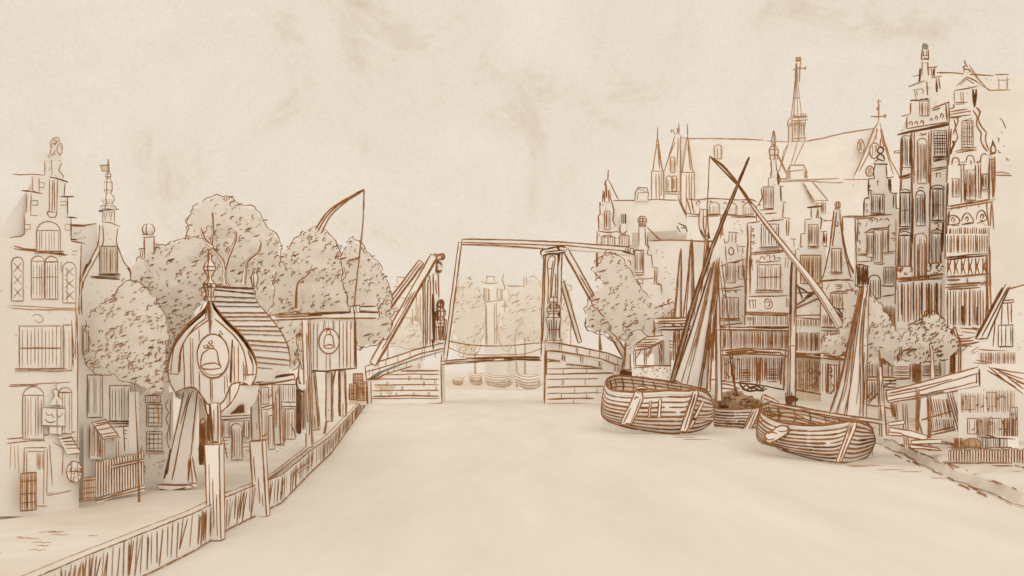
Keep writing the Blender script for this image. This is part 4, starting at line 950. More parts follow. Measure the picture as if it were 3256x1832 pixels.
# long-roofed house with a stepped end gable
Q = Pl('R2', 170, 118)
def _():
    h = house('long_roofed_house', 'house with a spiky stepped gable and a long roof carrying one chimney', 'house', Q,
      '95,900 95,600 110,590 110,475 125,400 140,320 155,270 165,250 185,310 195,380 205,440 215,560 235,570 235,600 330,600 330,900',
      [(5.5, MD, '100,590 95,900|~165,250 150,280 165,300|140,320 138,400|118,400 120,480 108,490 112,590|185,315 190,380 210,450 205,520 220,560|110,590 180,600 235,590|135,620 180,615 230,640|105,680 330,690|100,640 105,860'), (8, MD, '155,260 165,370|175,320 180,400|120,400 125,420|148,330 150,400'),
       (5, MD, '~130,640 150,625 160,660 150,680|~180,640 195,625 205,655|~240,640 250,625 265,650 250,670')],
      [(150, 460, 185, 580, 4, ''), (250, 620, 310, 690, 6, ''), (130, 630, 215, 685, 7, '')])
    g = G(Q); g.poly('205,380 640,370 720,575 225,600', depth=10, off=-20); g.line('205,380 350,380 500,375 640,380|635,350 650,400 690,480 720,575|650,370 700,500|225,595 300,583', 4.5, MD, -19.6); g.line('175,245 245,380|185,260 235,370', 4, MD, -19.6); g.build('roof', h)
    g = G(Q); g.poly('350,385 355,310 375,295 430,300 440,340 435,385', depth=1.6, off=-10); g.line('350,385 352,330 370,298 430,302 440,340 437,380|370,335 435,332|365,380 368,335|370,310 425,325', 4.5, MD, -9.6); g.build('chimney', h)
    g = G(Q); g.poly('255,480 290,465 290,600 260,605', depth=1, off=8); g.hatch(258, 480, 288, 545, 3, 8, DK, 8.3); g.line('~255,550 250,590 270,610 295,590', 4.5, MD, 8.3); g.build('dormer', h)
    g = G(Q); g.poly('170,185 176,185 178,250 165,250', depth=.4); g.line('173,185 172,255', 6); g.build('finial', h)
_()
Q = Pl('R2', 400, 108)
def _():
    h = house('ball_topped_house', 'stepped gable with a ball finial and flat long roof behind the round trees', 'house', Q,
      '345,905 345,860 350,720 370,715 375,560 420,560 430,620 440,700 465,760 470,835 495,840 500,940 520,1000 520,1400 300,1400 300,905',
      [(5.5, MD, '372,565 425,560|375,570 375,690|415,570 420,680 440,690 430,740 460,750 465,830|430,620 435,700|350,712 410,715|350,870 410,865|355,905 470,900|365,905 370,960|400,910 402,950|470,830 505,835|480,840 478,930|495,840 490,930 520,945 525,1000|465,935 520,945'), (8, MD, '480,845 482,920|345,715 350,760|350,880 400,880'), (5, MD, '300,780 320,790 325,820')],
      [(352, 720, 405, 865, 6, 's')])
    g = G(Q); g.poly('430,645 880,655 880,1400 500,1400 495,840 470,835 465,750', depth=8, off=-14); g.line('440,650 600,645 750,650 890,655|430,560 500,630 520,640', 6, MD, -13.6)
    for x, y in ((490, 715), (525, 730), (485, 735), (530, 760), (545, 830), (550, 860), (570, 870), (600, 905), (590, 935), (610, 975), (540, 900)): g.line(f'{x},{y} {x+10},{y-6}', 4, MD, -13.6)
    g.build('roof', h)
    g = G(Q); g.poly('640,585 630,540 690,535 700,580', depth=1.5, off=-60); g.line('630,540 655,580|640,518 690,540 700,580|660,550 685,550', 7, DK, -59); g.build('dormer', h)
    ball(h, Q, 398, 560, [(10, 0), (11, 4), (9, 8), (13, 16), (13, 24), (8, 32), (2, 35)])
_()
Q = Pl('R2', 600, 124); g = G(Q); g.poly('300,585 770,580 800,640 800,900 300,900', depth=6); g.line('310,585 500,583 640,580 770,580|740,740 820,738|650,800 710,798', 4.5, MD)
one(g, 'rear_roof', 'plain roof strip between the long roof and the ball topped gable', 'roof')
Q = Pl('R2', 805, 104); r = thing('chimney', 'tall hooked chimney with an open top before the arcaded wall', 'chimney')
g = G(Q); g.poly('775,445 835,445 830,500 840,620 830,650 800,640 775,580 770,500', depth=1.4); g.line('775,445 835,447|~778,450 772,520 775,570 800,630 835,650|~800,490 800,560 815,610 830,630|830,450 828,520 835,600 845,640|800,450 800,490|795,495 830,490', 6, MD); g.line('780,580 815,635|830,600 835,640', 11, DK); g.build('stack', r)
# arcaded building
Q = Pl('R2', 950, 112)
h = house('arcaded_building', 'building with a row of arched openings under a wavy cornice', 'building', Q, '690,375 760,378 900,370 1010,380 1110,378 1145,395 1150,495 1090,520 1090,1400 690,1400',
   [(5.5, MD, '~700,378 760,385 850,375 950,378 1010,385 1110,382 1150,400|690,475 800,482 950,485 1145,492|700,492 900,490|980,495 1145,498|690,370 720,480|720,370 735,470'), (8, LT, '915,490 912,640|930,495 925,620|925,500 918,610'),
    (4.5, MD, '~755,410 765,395 780,400 770,420|~835,405 845,395 860,405 850,420|~930,410 945,400 955,412|~1050,405 1060,395 1075,405|~750,400 755,420|1000,545 1010,540|1020,530 1030,520|1035,545 1045,550|1000,570 1010,575|1040,580 1060,590 1055,610|1030,600 1040,610|800,655 890,655')],
   [(840, 400, 905, 475, 6, 'al'), (955, 405, 1020, 478, 6, 'al'), (1062, 405, 1130, 480, 6, 'al')])
# narrow house
Q = Pl('R2', 990, 98)
h = house('narrow_stepped_house', 'narrow stepped house with an oval window, behind the barge masts', 'house', Q,
   '910,1500 910,690 935,680 935,640 965,640 968,595 1020,595 1020,640 1025,680 1070,690 1080,770 1095,780 1095,1500',
   [(6, MD, '965,595 1025,598|970,600 968,660|1015,600 1012,670|990,605 988,660|940,670 965,660|1020,675 1030,730|1030,690 1085,692|~975,700 965,720 975,745 995,745 1000,715 985,698 975,702|945,690 950,790|1060,700 1060,740|935,640 940,670'),
    (6, MD, '910,820 1080,770|950,800 1040,795|905,970 990,965 1065,950|915,985 1050,975'), (5, MD, '~955,995 965,985 980,1000|~1000,990 1015,985 1015,1000|~930,1010 945,1020 940,1030'), (6, DK, '910,1210 1060,1195|905,1225 1075,1230'), (5, MD, '1075,780 1072,1200|1060,780 1058,900|905,760 900,1400'),
    (4.5, MD, '1040,830 1045,900|1050,850 1052,880')],
   [(950, 800, 1010, 930, 6, ''), (925, 1030, 1030, 1165, 9, 's'), (1030, 820, 1065, 905, 3, '')], None)
def f(g): g.rect(905, 1245, 1090, 1500, depth=.3, off=3); g.hatch(908, 1250, 1085, 1370, 20, 4.5, MD, 3.3); g.hatch(930, 1410, 1085, 1500, 12, 4.5, MD, 3.3)
part(h, Q, 'plank_front', f)
# big rear roof with chimney and dormer
Q = Pl('R3', 1650, 120, 0)
rr = thing('rear_house', 'broad house roof with dormer and wide chimney behind the stepped gables', 'house')
def f(g):
    g.poly('1150,1125 1240,1108 2270,1100 2280,2300 1150,2300', depth=9); g.line('1240,1105 1500,1110 1760,1100|1240,1125 1400,1122 1560,1125|1800,1108 2030,1108', 5, LT); g.line('~1530,1130 1560,1125 1600,1135 1640,1130 1700,1135 1800,1132', 4.5, LT); g.line('1230,870 1330,1090|1240,880 1320,1050', 4, LT)
    g.line('1850,1140 1855,1142|1880,1160 1886,1158|1920,1140 1926,1142|1870,1150 1872,1156', 5, LT)
part(rr, Q, 'roof', f)
def f(g): g.poly('1310,1110 1325,1040 1345,990 1460,990 1480,1040 1490,1110', depth=2, off=6); g.line('1312,1110 1320,1045 1345,992 1460,990 1485,1045 1490,1110|1345,992 1340,1035|1330,1045 1460,1030|1345,1040 1345,1105|1460,1035 1465,1100', 5, LT, 6.3); g.hatch(1465, 1040, 1490, 1100, 2, 8, LT, 6.3); g.hatch(1315, 1040, 1340, 1105, 2, 8, LT, 6.3)
part(rr, Q, 'chimney', f)
def f(g): g.poly('1450,1135 1525,1130 1660,1290 1650,1385 1560,1400 1550,1300', depth=3, off=8); g.line('1450,1135 1550,1300|1525,1130 1660,1290|1470,1160 1530,1310|1555,1290 1665,1290|1560,1300 1560,1400|1640,1300 1640,1390', 5, LT, 8.3); g.hatch(1560, 1300, 1650, 1390, 6, 6, LT, 8.3)
part(rr, Q, 'dormer', f)
# tall stepped house in the middle of the row
Q = Pl('R4', 410, 90)
h = house('tall_stepped_house', 'tall stepped gable with a spire finial, its front crossed by the long sprit pole', 'house', Q,
   '245,1500 250,225 262,218 322,212 325,110 352,100 360,-5 398,-10 402,-70 415,-75 418,-130 420,-190 450,-190 452,-130 475,-120 478,-20 496,-15 500,85 520,95 505,190 530,200 535,320 575,330 578,400 550,500 540,900 560,1500',
   [(6, MD, '355,-5 400,-10|352,0 360,60 330,110|~415,-70 420,-120 418,-190|450,-185 455,-120 480,-115|400,-70 398,-15|402,-72 412,-72|460,-115 478,-60 465,-20|478,-18 500,-15|500,85 520,95|500,95 495,190|490,190 545,195|535,200 530,310|520,205 522,310|565,330 570,380|320,110 322,212|345,110 330,110|545,330 580,332'), (9, DK, '462,-110 465,-30|480,-15 485,80|330,105 350,108'),
    (7, MD, '345,140 425,133 435,135|375,165 455,160|260,225 300,222 345,215|385,215 500,205|280,425 400,415 530,405|285,435 500,418'), (9, MD, '262,230 265,330 258,500 248,900'), (5.5, MD, '285,240 280,700|275,440 278,700'),
    (5, MD, '~320,490 325,475 345,478 345,490|~345,465 355,450 375,455 375,470|~385,450 395,440 410,445 408,465|~425,445 440,440 445,460 435,470|~455,460 470,455 480,470|~395,470 400,485 412,482 412,470|320,490 480,475'),
    (5, MD, '~290,265 305,262 300,280 290,285|~290,310 308,305 300,325|~285,355 305,352 298,370|285,395 300,395|290,460 295,540|515,455 510,520|530,460 525,520|515,455 532,458'), (6, MD, '270,710 400,708 530,705|275,730 280,790|295,730 300,790|315,730 315,785|270,740 320,732'),
    (5, MD, '~375,755 380,730 400,725 420,740 425,770 410,790 385,785 375,765|~390,745 405,745 410,765 395,775|520,720 518,780|530,725 530,780'), (12, LT, '255,820 400,818 530,828'), (6, MD, '255,812 540,820|250,830 530,835')],
   [(370, -10, 432, 128, 6, ''), (355, 235, 465, 385, 9, 'ds'), (330, 500, 480, 670, 12, 'ms')], (265, 545, 1400, 420, 100, 9))
ball(h, Q, 435, -190, [(8, 0), (12, 6), (10, 14), (13, 22), (14, 32), (8, 42), (4, 48), (6, 62), (1, 94)], 5)
def f(g):
    g.rect(250, 840, 545, 905, depth=.2, off=3); g.hatch(255, 840, 540, 900, 24, 5, MD, 3.3); g.hatch(258, 845, 310, 870, 8, 5, LT, 3.4)
    g.rect(80, 935, 545, 1060, depth=.3, off=5); g.hatch(85, 938, 540, 1055, 44, 5, MD, 5.3)
part(h, Q, 'plank_front', f)
def f(g): g.poly('0,905 540,908 910,912 910,932 540,935 0,925', depth=.4, off=9); g.line('-20,905 200,912 500,912 910,915|-20,925 250,930 540,935 900,938', 7, MD, 9.3); g.line('-60,912 120,915|300,915 530,918', 8, DK, 9.3)
part(h, Q, 'ledge', f)
def f(g): g.poly('75,1070 200,1055 300,1050 480,1060 525,1065 520,1110 300,1100 75,1095', depth=2.2, off=40); g.line('75,1070 250,1052 480,1062 525,1070|75,1095 250,1092 520,1100|130,1085 480,1080', 7, MD, 40.3); g.line('120,1080 250,1065 450,1085|470,1080 520,1110|150,1090 300,1060', 9, MD, 40.3)
part(h, Q, 'canopy', f)
def f(g):
    g.rect(80, 1100, 520, 1500, depth=.3, off=2); g.hatch(90, 1110, 480, 1270, 28, 5, MD, 2.3); g.curls(100, 1110, 200, 1260, 14, 9, 5, MD, 2.4)
    for x0 in (205, 385): g.hhatch(x0, 1185, x0 + 85, 1275, 7, 5, MD, 2.5)
    g.line('320,1110 325,1290|350,1110 345,1290|490,1110 480,1290|505,1110 500,1320', 9, MD, 2.5)
part(h, Q, 'shop_front', f)
# stepped house next to it
Q = Pl('R4', 670, 84)
h = house('plain_stepped_house', 'plain small stepped gable with three stacked openings, right of the sprit pole', 'house', Q,
   '565,1500 570,410 600,400 612,370 615,300 640,295 642,205 680,200 682,120 735,120 740,190 745,270 760,280 765,375 780,385 780,600 750,610 745,1500',
   [(5.5, MD, '680,125 682,195|640,205 680,200|642,210 640,290|612,298 645,295|615,300 612,380|740,185 750,195 745,270|720,190 745,195|725,120 730,190|745,285 785,280|765,285 760,370|785,290 780,380|760,375 790,385|745,200 800,212|760,215 830,208|590,395 605,400|580,400 570,470'), (8, DK, '655,125 755,115|715,190 725,140|610,385 625,380|765,290 768,360'),
    (6, MD, '555,480 545,840|575,470 565,900'), (5.5, MD, '575,690 700,680|745,640 740,900|755,600 750,900|565,765 640,740')],
   [(665, 240, 725, 378, 7, 's'), (612, 440, 745, 625, 12, 'w')], (575, 765, 1400, 420, 215, 8))
def f(g):
    g.rect(568, 825, 752, 905, depth=.2, off=3); g.line('570,835 740,832 750,840|600,850 735,860 745,840|575,845 600,845', 6, MD, 3.3); g.hatch(572, 860, 745, 905, 16, 5, MD, 3.3); g.rect(565, 940, 880, 1075, depth=.3, off=4); g.hatch(568, 942, 740, 1070, 18, 5, MD, 4.3)
    g.line('565,780 700,690|560,800 720,725 745,740', 6, MD, 4.3); g.line('640,725 700,680', 14, DK, 4.3); g.line('590,630 625,725|590,640 670,690', 6, DK, 4.3)
part(h, Q, 'plank_front', f)
def f(g): g.poly('545,1085 700,1075 910,1075 925,1110 910,1135 700,1120 545,1105', depth=2, off=45); g.line('545,1085 700,1090 910,1080|560,1105 700,1115 910,1130|700,1100 910,1095', 8, MD, 45.3); g.line('560,1090 700,1110|730,1100 905,1125|820,1085 910,1078', 10, MD, 45.3)
part(h, Q, 'canopy', f)
def f(g):
    g.rect(560, 1120, 880, 1500, depth=.3, off=2, m=WL); g.hatch(565, 1125, 780, 1340, 15, 4.5, MD, 2.3); g.curls(600, 1210, 750, 1320, 26, 10, 4.5, LT, 2.4); g.line('560,1120 560,1320 850,1370|790,1150 785,1350|865,1150 850,1360|795,1160 860,1165', 6, MD, 2.5)
    g.line('~670,1180 665,1200 680,1220 690,1195 675,1178|~695,1215 710,1195 715,1215 725,1200 735,1220 750,1212|~700,1245 715,1240 730,1250 715,1260 710,1290|~800,1180 815,1180 815,1210 800,1205|~800,1225 820,1230 810,1250|~800,1290 790,1330 810,1350 830,1310 810,1280', 6, MD, 2.6)
part(h, Q, 'shop_front', f)
# bottle-gabled house
Q = Pl('R4', 850, 80)
h = house('bottle_gabled_house', 'narrow tapering bottle gable with a ball on top', 'house', Q,
   '745,1500 745,605 775,520 800,400 820,250 835,140 880,140 890,250 910,390 945,500 975,580 975,1500',
   [(6, MD, '~832,140 820,260 805,380 775,520 750,600|~850,150 835,260 820,380|~890,180 885,250 900,360 930,480 970,560|~870,150 880,280 905,420 945,590|835,130 880,145|720,620 750,605|740,605 850,600 960,605|745,612 940,595|755,620 750,690|~840,225 845,240 855,250 860,225 850,215'), (9, MD, '885,190 888,300|925,480 960,560|825,170 832,190|745,625 755,612'),
    (5, MD, '780,665 800,625|835,630 890,630|840,645 885,640 880,655 845,660|925,620 945,660|~805,685 860,675 915,680|745,700 740,900'), (6, MD, '895,182 1030,180|890,188 960,190')],
   [(815, 395, 880, 550, 6, 's'), (808, 690, 915, 790, 12, '')], (765, 950, 1400, 640, 520, 8))
ball(h, Q, 856, 132, [(5, 0), (7, 4), (8, 12), (7, 20), (2, 24)])
def f(g): g.rect(748, 820, 975, 908, depth=.2, off=2); g.hatch(752, 828, 965, 904, 20, 4.5, MD, 2.3); g.rect(745, 938, 975, 1072, depth=.3, off=3); g.hatch(748, 942, 970, 1068, 22, 4.5, MD, 3.3); g.line('745,912 910,915|745,935 900,938', 6.5, MD, 3.4)
part(h, Q, 'plank_front', f)
def f(g): g.poly('745,1080 910,1072 930,1105 912,1135 745,1118', depth=1.5, off=20); g.line('745,1085 910,1078|745,1115 910,1130|760,1098 905,1100', 8, MD, 20.4); g.line('790,1105 905,1125|820,1082 925,1100', 10, MD, 20.4)
part(h, Q, 'canopy', f)
def f(g): g.rect(745, 1140, 985, 1500, depth=.3, off=2); g.hatch(750, 1145, 860, 1345, 6, 5, MD, 2.3); g.line('790,1150 785,1350|865,1150 850,1360|795,1160 860,1165|~800,1180 815,1180 815,1210 800,1205|~800,1225 820,1230 810,1250|~800,1290 790,1330 810,1350 830,1310 810,1280', 6, MD, 2.5)
part(h, Q, 'shop_front', f)
# quoined house with stepped top
Q = Pl('R4', 1110, 74)
h = house('quoined_house', 'wide house with jagged quoins, crowned by a scroll ornament', 'house', Q,
   '960,1500 965,190 1030,185 1030,75 1050,65 1055,-30 1058,-60 1090,-70 1100,-160 1175,-165 1178,-70 1210,-65 1215,30 1240,40 1245,140 1300,180 1310,1500',
   [(6.5, DK, '~1105,-160 1090,-110 1100,-65|1175,-160 1180,-70|1060,-65 1095,-68|1060,-65 1058,-30 1060,50|1030,68 1055,55|1030,70 1028,180|1180,-70 1225,-75|1205,-65 1200,20 1215,30|1190,-65 1192,10|1215,30 1250,30|1240,35 1240,130 1275,140|1225,40 1222,125'), (10, DK, '1090,-165 1185,-160|1040,65 1065,60|1200,-60 1205,10'),
    (6.5, MD, '960,190 1030,182 1215,170|975,200 1100,190|970,195 980,480 970,650|990,200 985,350'), (5, MD, '~1060,215 1070,200 1085,205 1080,225|~1095,210 1105,195 1118,205 1112,222|~1130,210 1142,195 1155,205|~1165,210 1180,195 1195,215|1040,250 1050,220'), (9, MD, '1030,290 1080,265 1190,255 1200,235'), (6, MD, '1050,290 1195,265 1190,240'),
    (5, MD, '~985,230 1005,228 1000,245|~982,285 1002,285 995,305|~985,345 1005,345 998,365|~985,395 1000,400 990,420|~1060,15 1075,12 1070,35|~1040,100 1050,105 1042,125|~1040,140 1055,145 1045,165|~1060,-20 1070,-20 1062,0|~1210,295 1230,290 1225,310|~1205,330 1230,325 1225,350'),
    (6, MD, '975,430 1080,428|985,440 1075,438|1160,425 1235,410|1165,435 1230,425|1095,495 1150,500 1165,490|985,480 1080,478'), (7, DK, '1085,390 1080,480|1170,300 1165,420|1145,640 1230,645|1150,710 1230,700|1160,770 1230,770|1165,790 1230,800'), (6, MD, '1120,-60 1120,-20|1110,-45 1130,-45'), (5, LT, '1240,200 1235,900|975,500 975,640'), (6, MD, '1235,640 1232,930 1238,1100')],
   [(1080, 40, 1160, 160, 9, 'ds'), (1048, 290, 1095, 450, 5, ''), (1095, 275, 1150, 485, 3, ''), (1150, 270, 1190, 420, 4, ''), (1160, 520, 1225, 640, 8, 'd'), (1062, 570, 1135, 720, 6, 'ad')], (975, 1290, 1400, 230, 60, 9))
def f(g):
    g.poly('1090,-165 1092,-185 1115,-200 1105,-230 1120,-265 1150,-265 1165,-235 1155,-210 1180,-185 1185,-165', depth=.5, off=2); g.line('~1165,-180 1130,-190 1115,-210 1150,-235 1160,-255 1140,-275 1120,-262 1118,-240 1135,-230 1155,-215 1165,-190|1125,-190 1100,-175', 6.5, DK, 2.4)
    g.line('~1138,-275 1136,-300 1140,-330', 5, MD, 2.4)
part(h, Q, 'scroll_ornament', f)
def f(g): g.rect(1145, 760, 1240, 1075, depth=.2, off=2); g.hatch(1150, 770, 1236, 1070, 10, 4, MD, 2.3); g.hhatch(1150, 800, 1236, 1060, 5, 4.5, MD, 2.4)
part(h, Q, 'shutter_wall', f)
def f(g): g.rect(1000, 1150, 1310, 1500, depth=.3, off=3); g.hatch(1005, 1150, 1240, 1245, 18, 5, MD, 3.3); g.hatch(1140, 1080, 1230, 1160, 10, 5, MD, 3.3); g.line('990,1245 1100,1250 1235,1250|1000,1260 1230,1265|1145,1150 1150,1400|1180,1240 1235,1255', 6.5, MD, 3.5); g.hatch(1030, 1265, 1110, 1440, 9, 5, MD, 3.3)
part(h, Q, 'plank_front', f)
# the tallest stepped house
Q = Pl('R5', 500, 63)
h = house('tallest_house', 'tallest and darkest stepped house of the right row, its gable smudged near the top', 'house', Q,
   '330,2700 335,700 330,665 375,640 380,550 400,545 405,455 415,450 418,375 440,340 450,300 470,290 475,180 520,185 522,215 540,250 580,235 575,290 600,300 600,380 640,400 640,470 665,470 660,600 665,640 640,1200 620,2700',
   [(7, MD, '470,200 525,195|480,200 478,290|515,200 520,290|420,295 470,285|465,290 455,340|440,345 480,330|515,240 580,232|540,240 548,300|565,235 560,300|545,305 610,295|590,305 600,380|510,330 515,420|575,310 580,400|400,455 460,455 520,440|405,470 405,540|540,510 660,465|635,480 645,590|345,560 400,545|380,560 380,640|525,450 520,560|470,470 490,560|480,380 490,400'), (11, DK, '468,245 465,330|555,245 552,290|405,455 450,450|520,450 470,445|575,330 580,400|550,520 600,505|640,470 660,470|320,680 400,660 500,640 660,605|410,658 560,635 660,615'),
    (7, MD, '315,685 340,670|345,700 350,900|380,640 660,595|400,655 600,625|660,600 655,470'), (8, GREY, '390,365 500,325|420,385 480,375|445,390 450,420|430,390 440,440'), (5, MD, '~395,615 400,595 415,600 412,620|~430,610 440,590 452,600 448,618|~470,605 478,585 490,600 485,615|~530,590 540,570 550,590|~565,580 572,555 585,570 575,585|~600,570 605,540 622,555 612,575'),
    (9, MD, '410,650 415,1100 405,1700|540,650 530,1300 520,1700|345,700 335,1290 310,1700'), (6, MD, '430,650 425,1000|525,660 522,1000|660,620 640,1000|670,640 655,880|645,1010 630,1500|465,670 485,680 510,670|470,685 510,680|355,700 350,920'),
    (8, MD, '335,955 420,935|340,970 415,955|540,905 640,890|545,920 640,900|340,1300 405,1285|345,1310 400,1300|575,930 578,960|600,930 600,960|575,935 600,932'), (12, DK, '420,1100 415,1400|555,855 635,835|325,960 400,945|620,1240 610,1450'), (6, MD, '295,790 345,780|300,800 350,795|300,785 298,802'), (5, MD, '~450,1040 470,1025 495,1035|~560,1270 580,1265 590,1285 570,1300|~550,1320 580,1300 605,1320')],
   [(352, 690, 405, 895, 6, 'd'), (450, 705, 510, 1000, 6, 'a'), (560, 655, 640, 830, 8, 'dgms'), (335, 1065, 400, 1285, 9, 'dmhs'), (440, 1050, 500, 1280, 8, 'dat'), (548, 1040, 620, 1245, 9, 'dmhs'), (330, 1345, 400, 1600, 8, 'dh'), (430, 1330, 510, 1750, 9, 'a'), (545, 1330, 605, 1600, 7, 'dh'), (465, 460, 525, 555, 5, '')], (345, 635, 2600, 640, 330, 9))
def f(g): g.rect(475, 205, 525, 120, depth=.5, off=3); g.poly('480,120 478,95 490,78 510,82 518,105 515,125', depth=.5, off=3, m=GREY); g.line('480,120 475,190|520,120 522,190|475,165 525,160|490,130 492,160|510,130 508,160|~478,190 500,180 525,190', 6.5, MD, 3.3); g.line('~480,110 495,90 515,100 500,115', 8, GREY, 3.5)
part(h, Q, 'finial', f)
Q6 = sub(Q, 'R6')
def f(g):
    g.rect(258, 240, 505, 500, depth=.35, off=5, reg='R6'); g.line('260,240 380,225 505,205|265,250 505,230|265,232 510,210', 7, MD, 5.4, reg='R6'); g.hatch(262, 255, 505, 470, 15, 5.5, MD, 5.4, reg='R6'); g.hatch(270, 250, 500, 430, 5, 7, DK, 5.5, reg='R6')
part(h, Q, 'plank_front', f)
def f(g): g.rect(262, 165, 340, 225, depth=.1, off=4, reg='R6'); g.curls(265, 170, 335, 220, 14, 9, 4.5, MD, 4.4, 'R6'); g.line('262,168 340,165', 6, MD, 4.4, reg='R6')
part(h, Q, 'carved_panel', f)
def f(g): g.rect(425, 150, 508, 215, depth=.1, off=4, reg='R6'); g.curls(430, 155, 505, 210, 14, 9, 4.5, DK, 4.4, 'R6'); g.line('430,152 505,148', 6, MD, 4.4, reg='R6')
part(h, Q, 'carved_panel', f)
def f(g): g.rect(240, 600, 330, 790, depth=.3, off=4, reg='R6'); g.hatch(240, 600, 290, 680, 7, 4.5, MD, 4.4, reg='R6'); g.hhatch(240, 705, 330, 775, 6, 5, MD, 4.4, reg='R6'); g.hhatch(395, 700, 495, 760, 6, 5, MD, 4.4, reg='R6'); g.hatch(345, 690, 390, 800, 6, 7, MD, 4.4, reg='R6'); g.line('330,695 330,780|235,780 325,775|490,680 495,760', 6, MD, 4.4, reg='R6')
part(h, Q, 'ground_floor_planks', f)
# the scrolled gable at the far right
Q = Pl('R5', 800, 57)
h = house('scroll_gabled_house', 'ornate right-hand house with S-scrolled gable, pediment and arched upper windows', 'house', Q,
   '640,2700 650,1150 660,860 665,800 690,740 680,640 690,570 665,550 660,490 690,460 690,390 700,370 745,310 755,270 790,270 800,310 850,340 840,390 835,490 860,560 865,620 905,660 900,730 925,780 940,830 955,1100 965,1120 940,1300 930,1500 980,2700',
   [(6, MD, '690,390 770,378 850,360|705,360 745,325 775,300 820,320 850,340|730,355 775,315 820,345|690,400 690,460|735,400 740,460|750,400 752,465|690,470 780,465|700,480 760,475|~685,480 690,500 660,510|660,530 780,510|665,545 800,525|670,565 800,550'), (10, DK, '815,380 825,500|835,380 830,490|820,470 825,500|~680,720 690,740 675,780 670,810'),
    (6.5, MD, '~835,500 860,530 850,570 865,620 890,650 905,665|~815,520 840,560 840,620 870,670 865,710 880,750 910,790|~700,560 720,590 700,640 715,700 690,745|~690,580 700,620 685,680|~905,665 895,700 905,750 920,780|700,790 780,770 840,765|705,800 840,780|745,590 810,570|660,570 735,565'),
    (6, MD, '~675,880 680,840 700,830 720,840 725,880|~770,860 775,825 800,815 820,830 825,870|~865,860 870,820 890,805 905,815|735,865 765,860|840,860 865,850|850,870 855,1100|865,870 868,1100|735,880 740,1130|755,880 760,1120|720,870 735,880'), (8, MD, '715,880 770,878|835,865 870,860|650,1150 800,1130 965,1100|645,1170 800,1145 950,1120'),
    (9, DK, '830,880 835,1090|760,1000 765,1110|650,1000 645,1150|660,1180 640,1400'), (5.5, MD, '680,1150 675,1180|720,1140 725,1170|770,1140 775,1170|850,1130 855,1160|905,1110 910,1180|900,1130 920,1300|935,1130 930,1300'),
    (6, MD, '~650,1260 660,1220 690,1210 720,1230 725,1260 650,1275|~740,1250 755,1205 785,1195 815,1230 815,1260 740,1270|~835,1240 850,1190 880,1180 900,1210 905,1240 840,1265|~675,1250 680,1225 695,1240 685,1260|~765,1240 775,1220 785,1235 775,1255|~865,1230 870,1205 885,1215 875,1235'), (9, DK, '650,1285 725,1275|745,1270 820,1260|860,1245 890,1250'), (4.5, MD, '~795,850 805,860 800,875'),
    (5, MD, '925,840 920,1100|945,830 948,1100|940,1120 950,1300|960,830 958,1090')],
   [(745, 590, 815, 765, 6, 'gs'), (680, 970, 725, 1090, 5, ''), (770, 915, 830, 1110, 7, 's'), (875, 940, 915, 1040, 5, 'ds')], (665, 925, 2600, 800, 420, 9))
def f(g): g.poly('918,835 960,820 962,1100 925,1110', depth=.8, off=5); g.line('925,835 922,1100|955,825 955,1090|940,830 945,1100|920,850 960,840', 7, MD, 5.3); g.poly([(948 + 17 * math.cos(t), 775 + 28 * math.sin(t)) for t in [i * .785 for i in range(8)]], depth=.6, off=5); g.poly('935,750 945,710 960,750', depth=.4, off=5, m=DK); g.stroke([Q(948 + 17 * math.cos(t), 775 + 28 * math.sin(t), 5.3) for t in [i * .785 for i in range(9)]], 7, MD, Q.n, Q.k); g.line('925,815 965,805|930,808 960,800', 7, MD, 5.3)
part(h, Q, 'corner_urn', f)
def f(g): g.poly('755,270 758,250 750,245 770,225 765,195 780,200 785,225 800,240 790,250 795,270', depth=.4, off=2); g.line('755,270 758,250 790,250 792,270|~760,245 750,235 765,225', 6, MD, 2.3); g.line('760,190 775,230|755,200 780,235', 8, GREY, 2.4)
part(h, Q, 'finial', f)
def f(g):
    g.rect(645, 1280, 930, 1495, depth=.15, off=2); g.hatch(650, 1290, 930, 1480, 20, 5, MD, 2.3)
    for t in (('528,0 735,-10 740,95 528,115'),): pass
    g.rect(525, -10, 755, 110, depth=.2, off=4, reg='R6'); g.hatch(528, -5, 752, 95, 18, 5, MD, 4.3, reg='R6')
part(h, Q, 'slatted_storey', f)
def f(g):
    g.rect(525, 118, 765, 215, depth=.3, off=3, reg='R6'); g.line('525,120 640,105 755,95|530,130 755,105', 8, DK, 3.3, reg='R6')
    for i in range(6): x = 530 + i * 38; g.line(f'{x},125 {x+25},210|{x+25},120 {x},212|{x+5},120 {x+3},205', 5, MD, 3.4, reg='R6')
    g.line('525,225 760,208|530,265 720,255|640,230 645,260|530,240 600,238', 7, MD, 3.4, reg='R6')
part(h, Q, 'cross_braced_band', f)
def f(g): g.rect(522, 275, 790, 620, depth=.4, off=5, reg='R6'); g.hatch(525, 290, 735, 490, 14, 5.5, MD, 5.4, reg='R6'); g.hatch(540, 380, 720, 490, 4, 8, DK, 5.5, reg='R6'); g.line('520,280 700,270|530,290 710,280|~715,270 740,250 745,330 740,480|760,60 770,480|745,100 755,480', 6.5, MD, 5.5, reg='R6')
part(h, Q, 'plank_front', f)
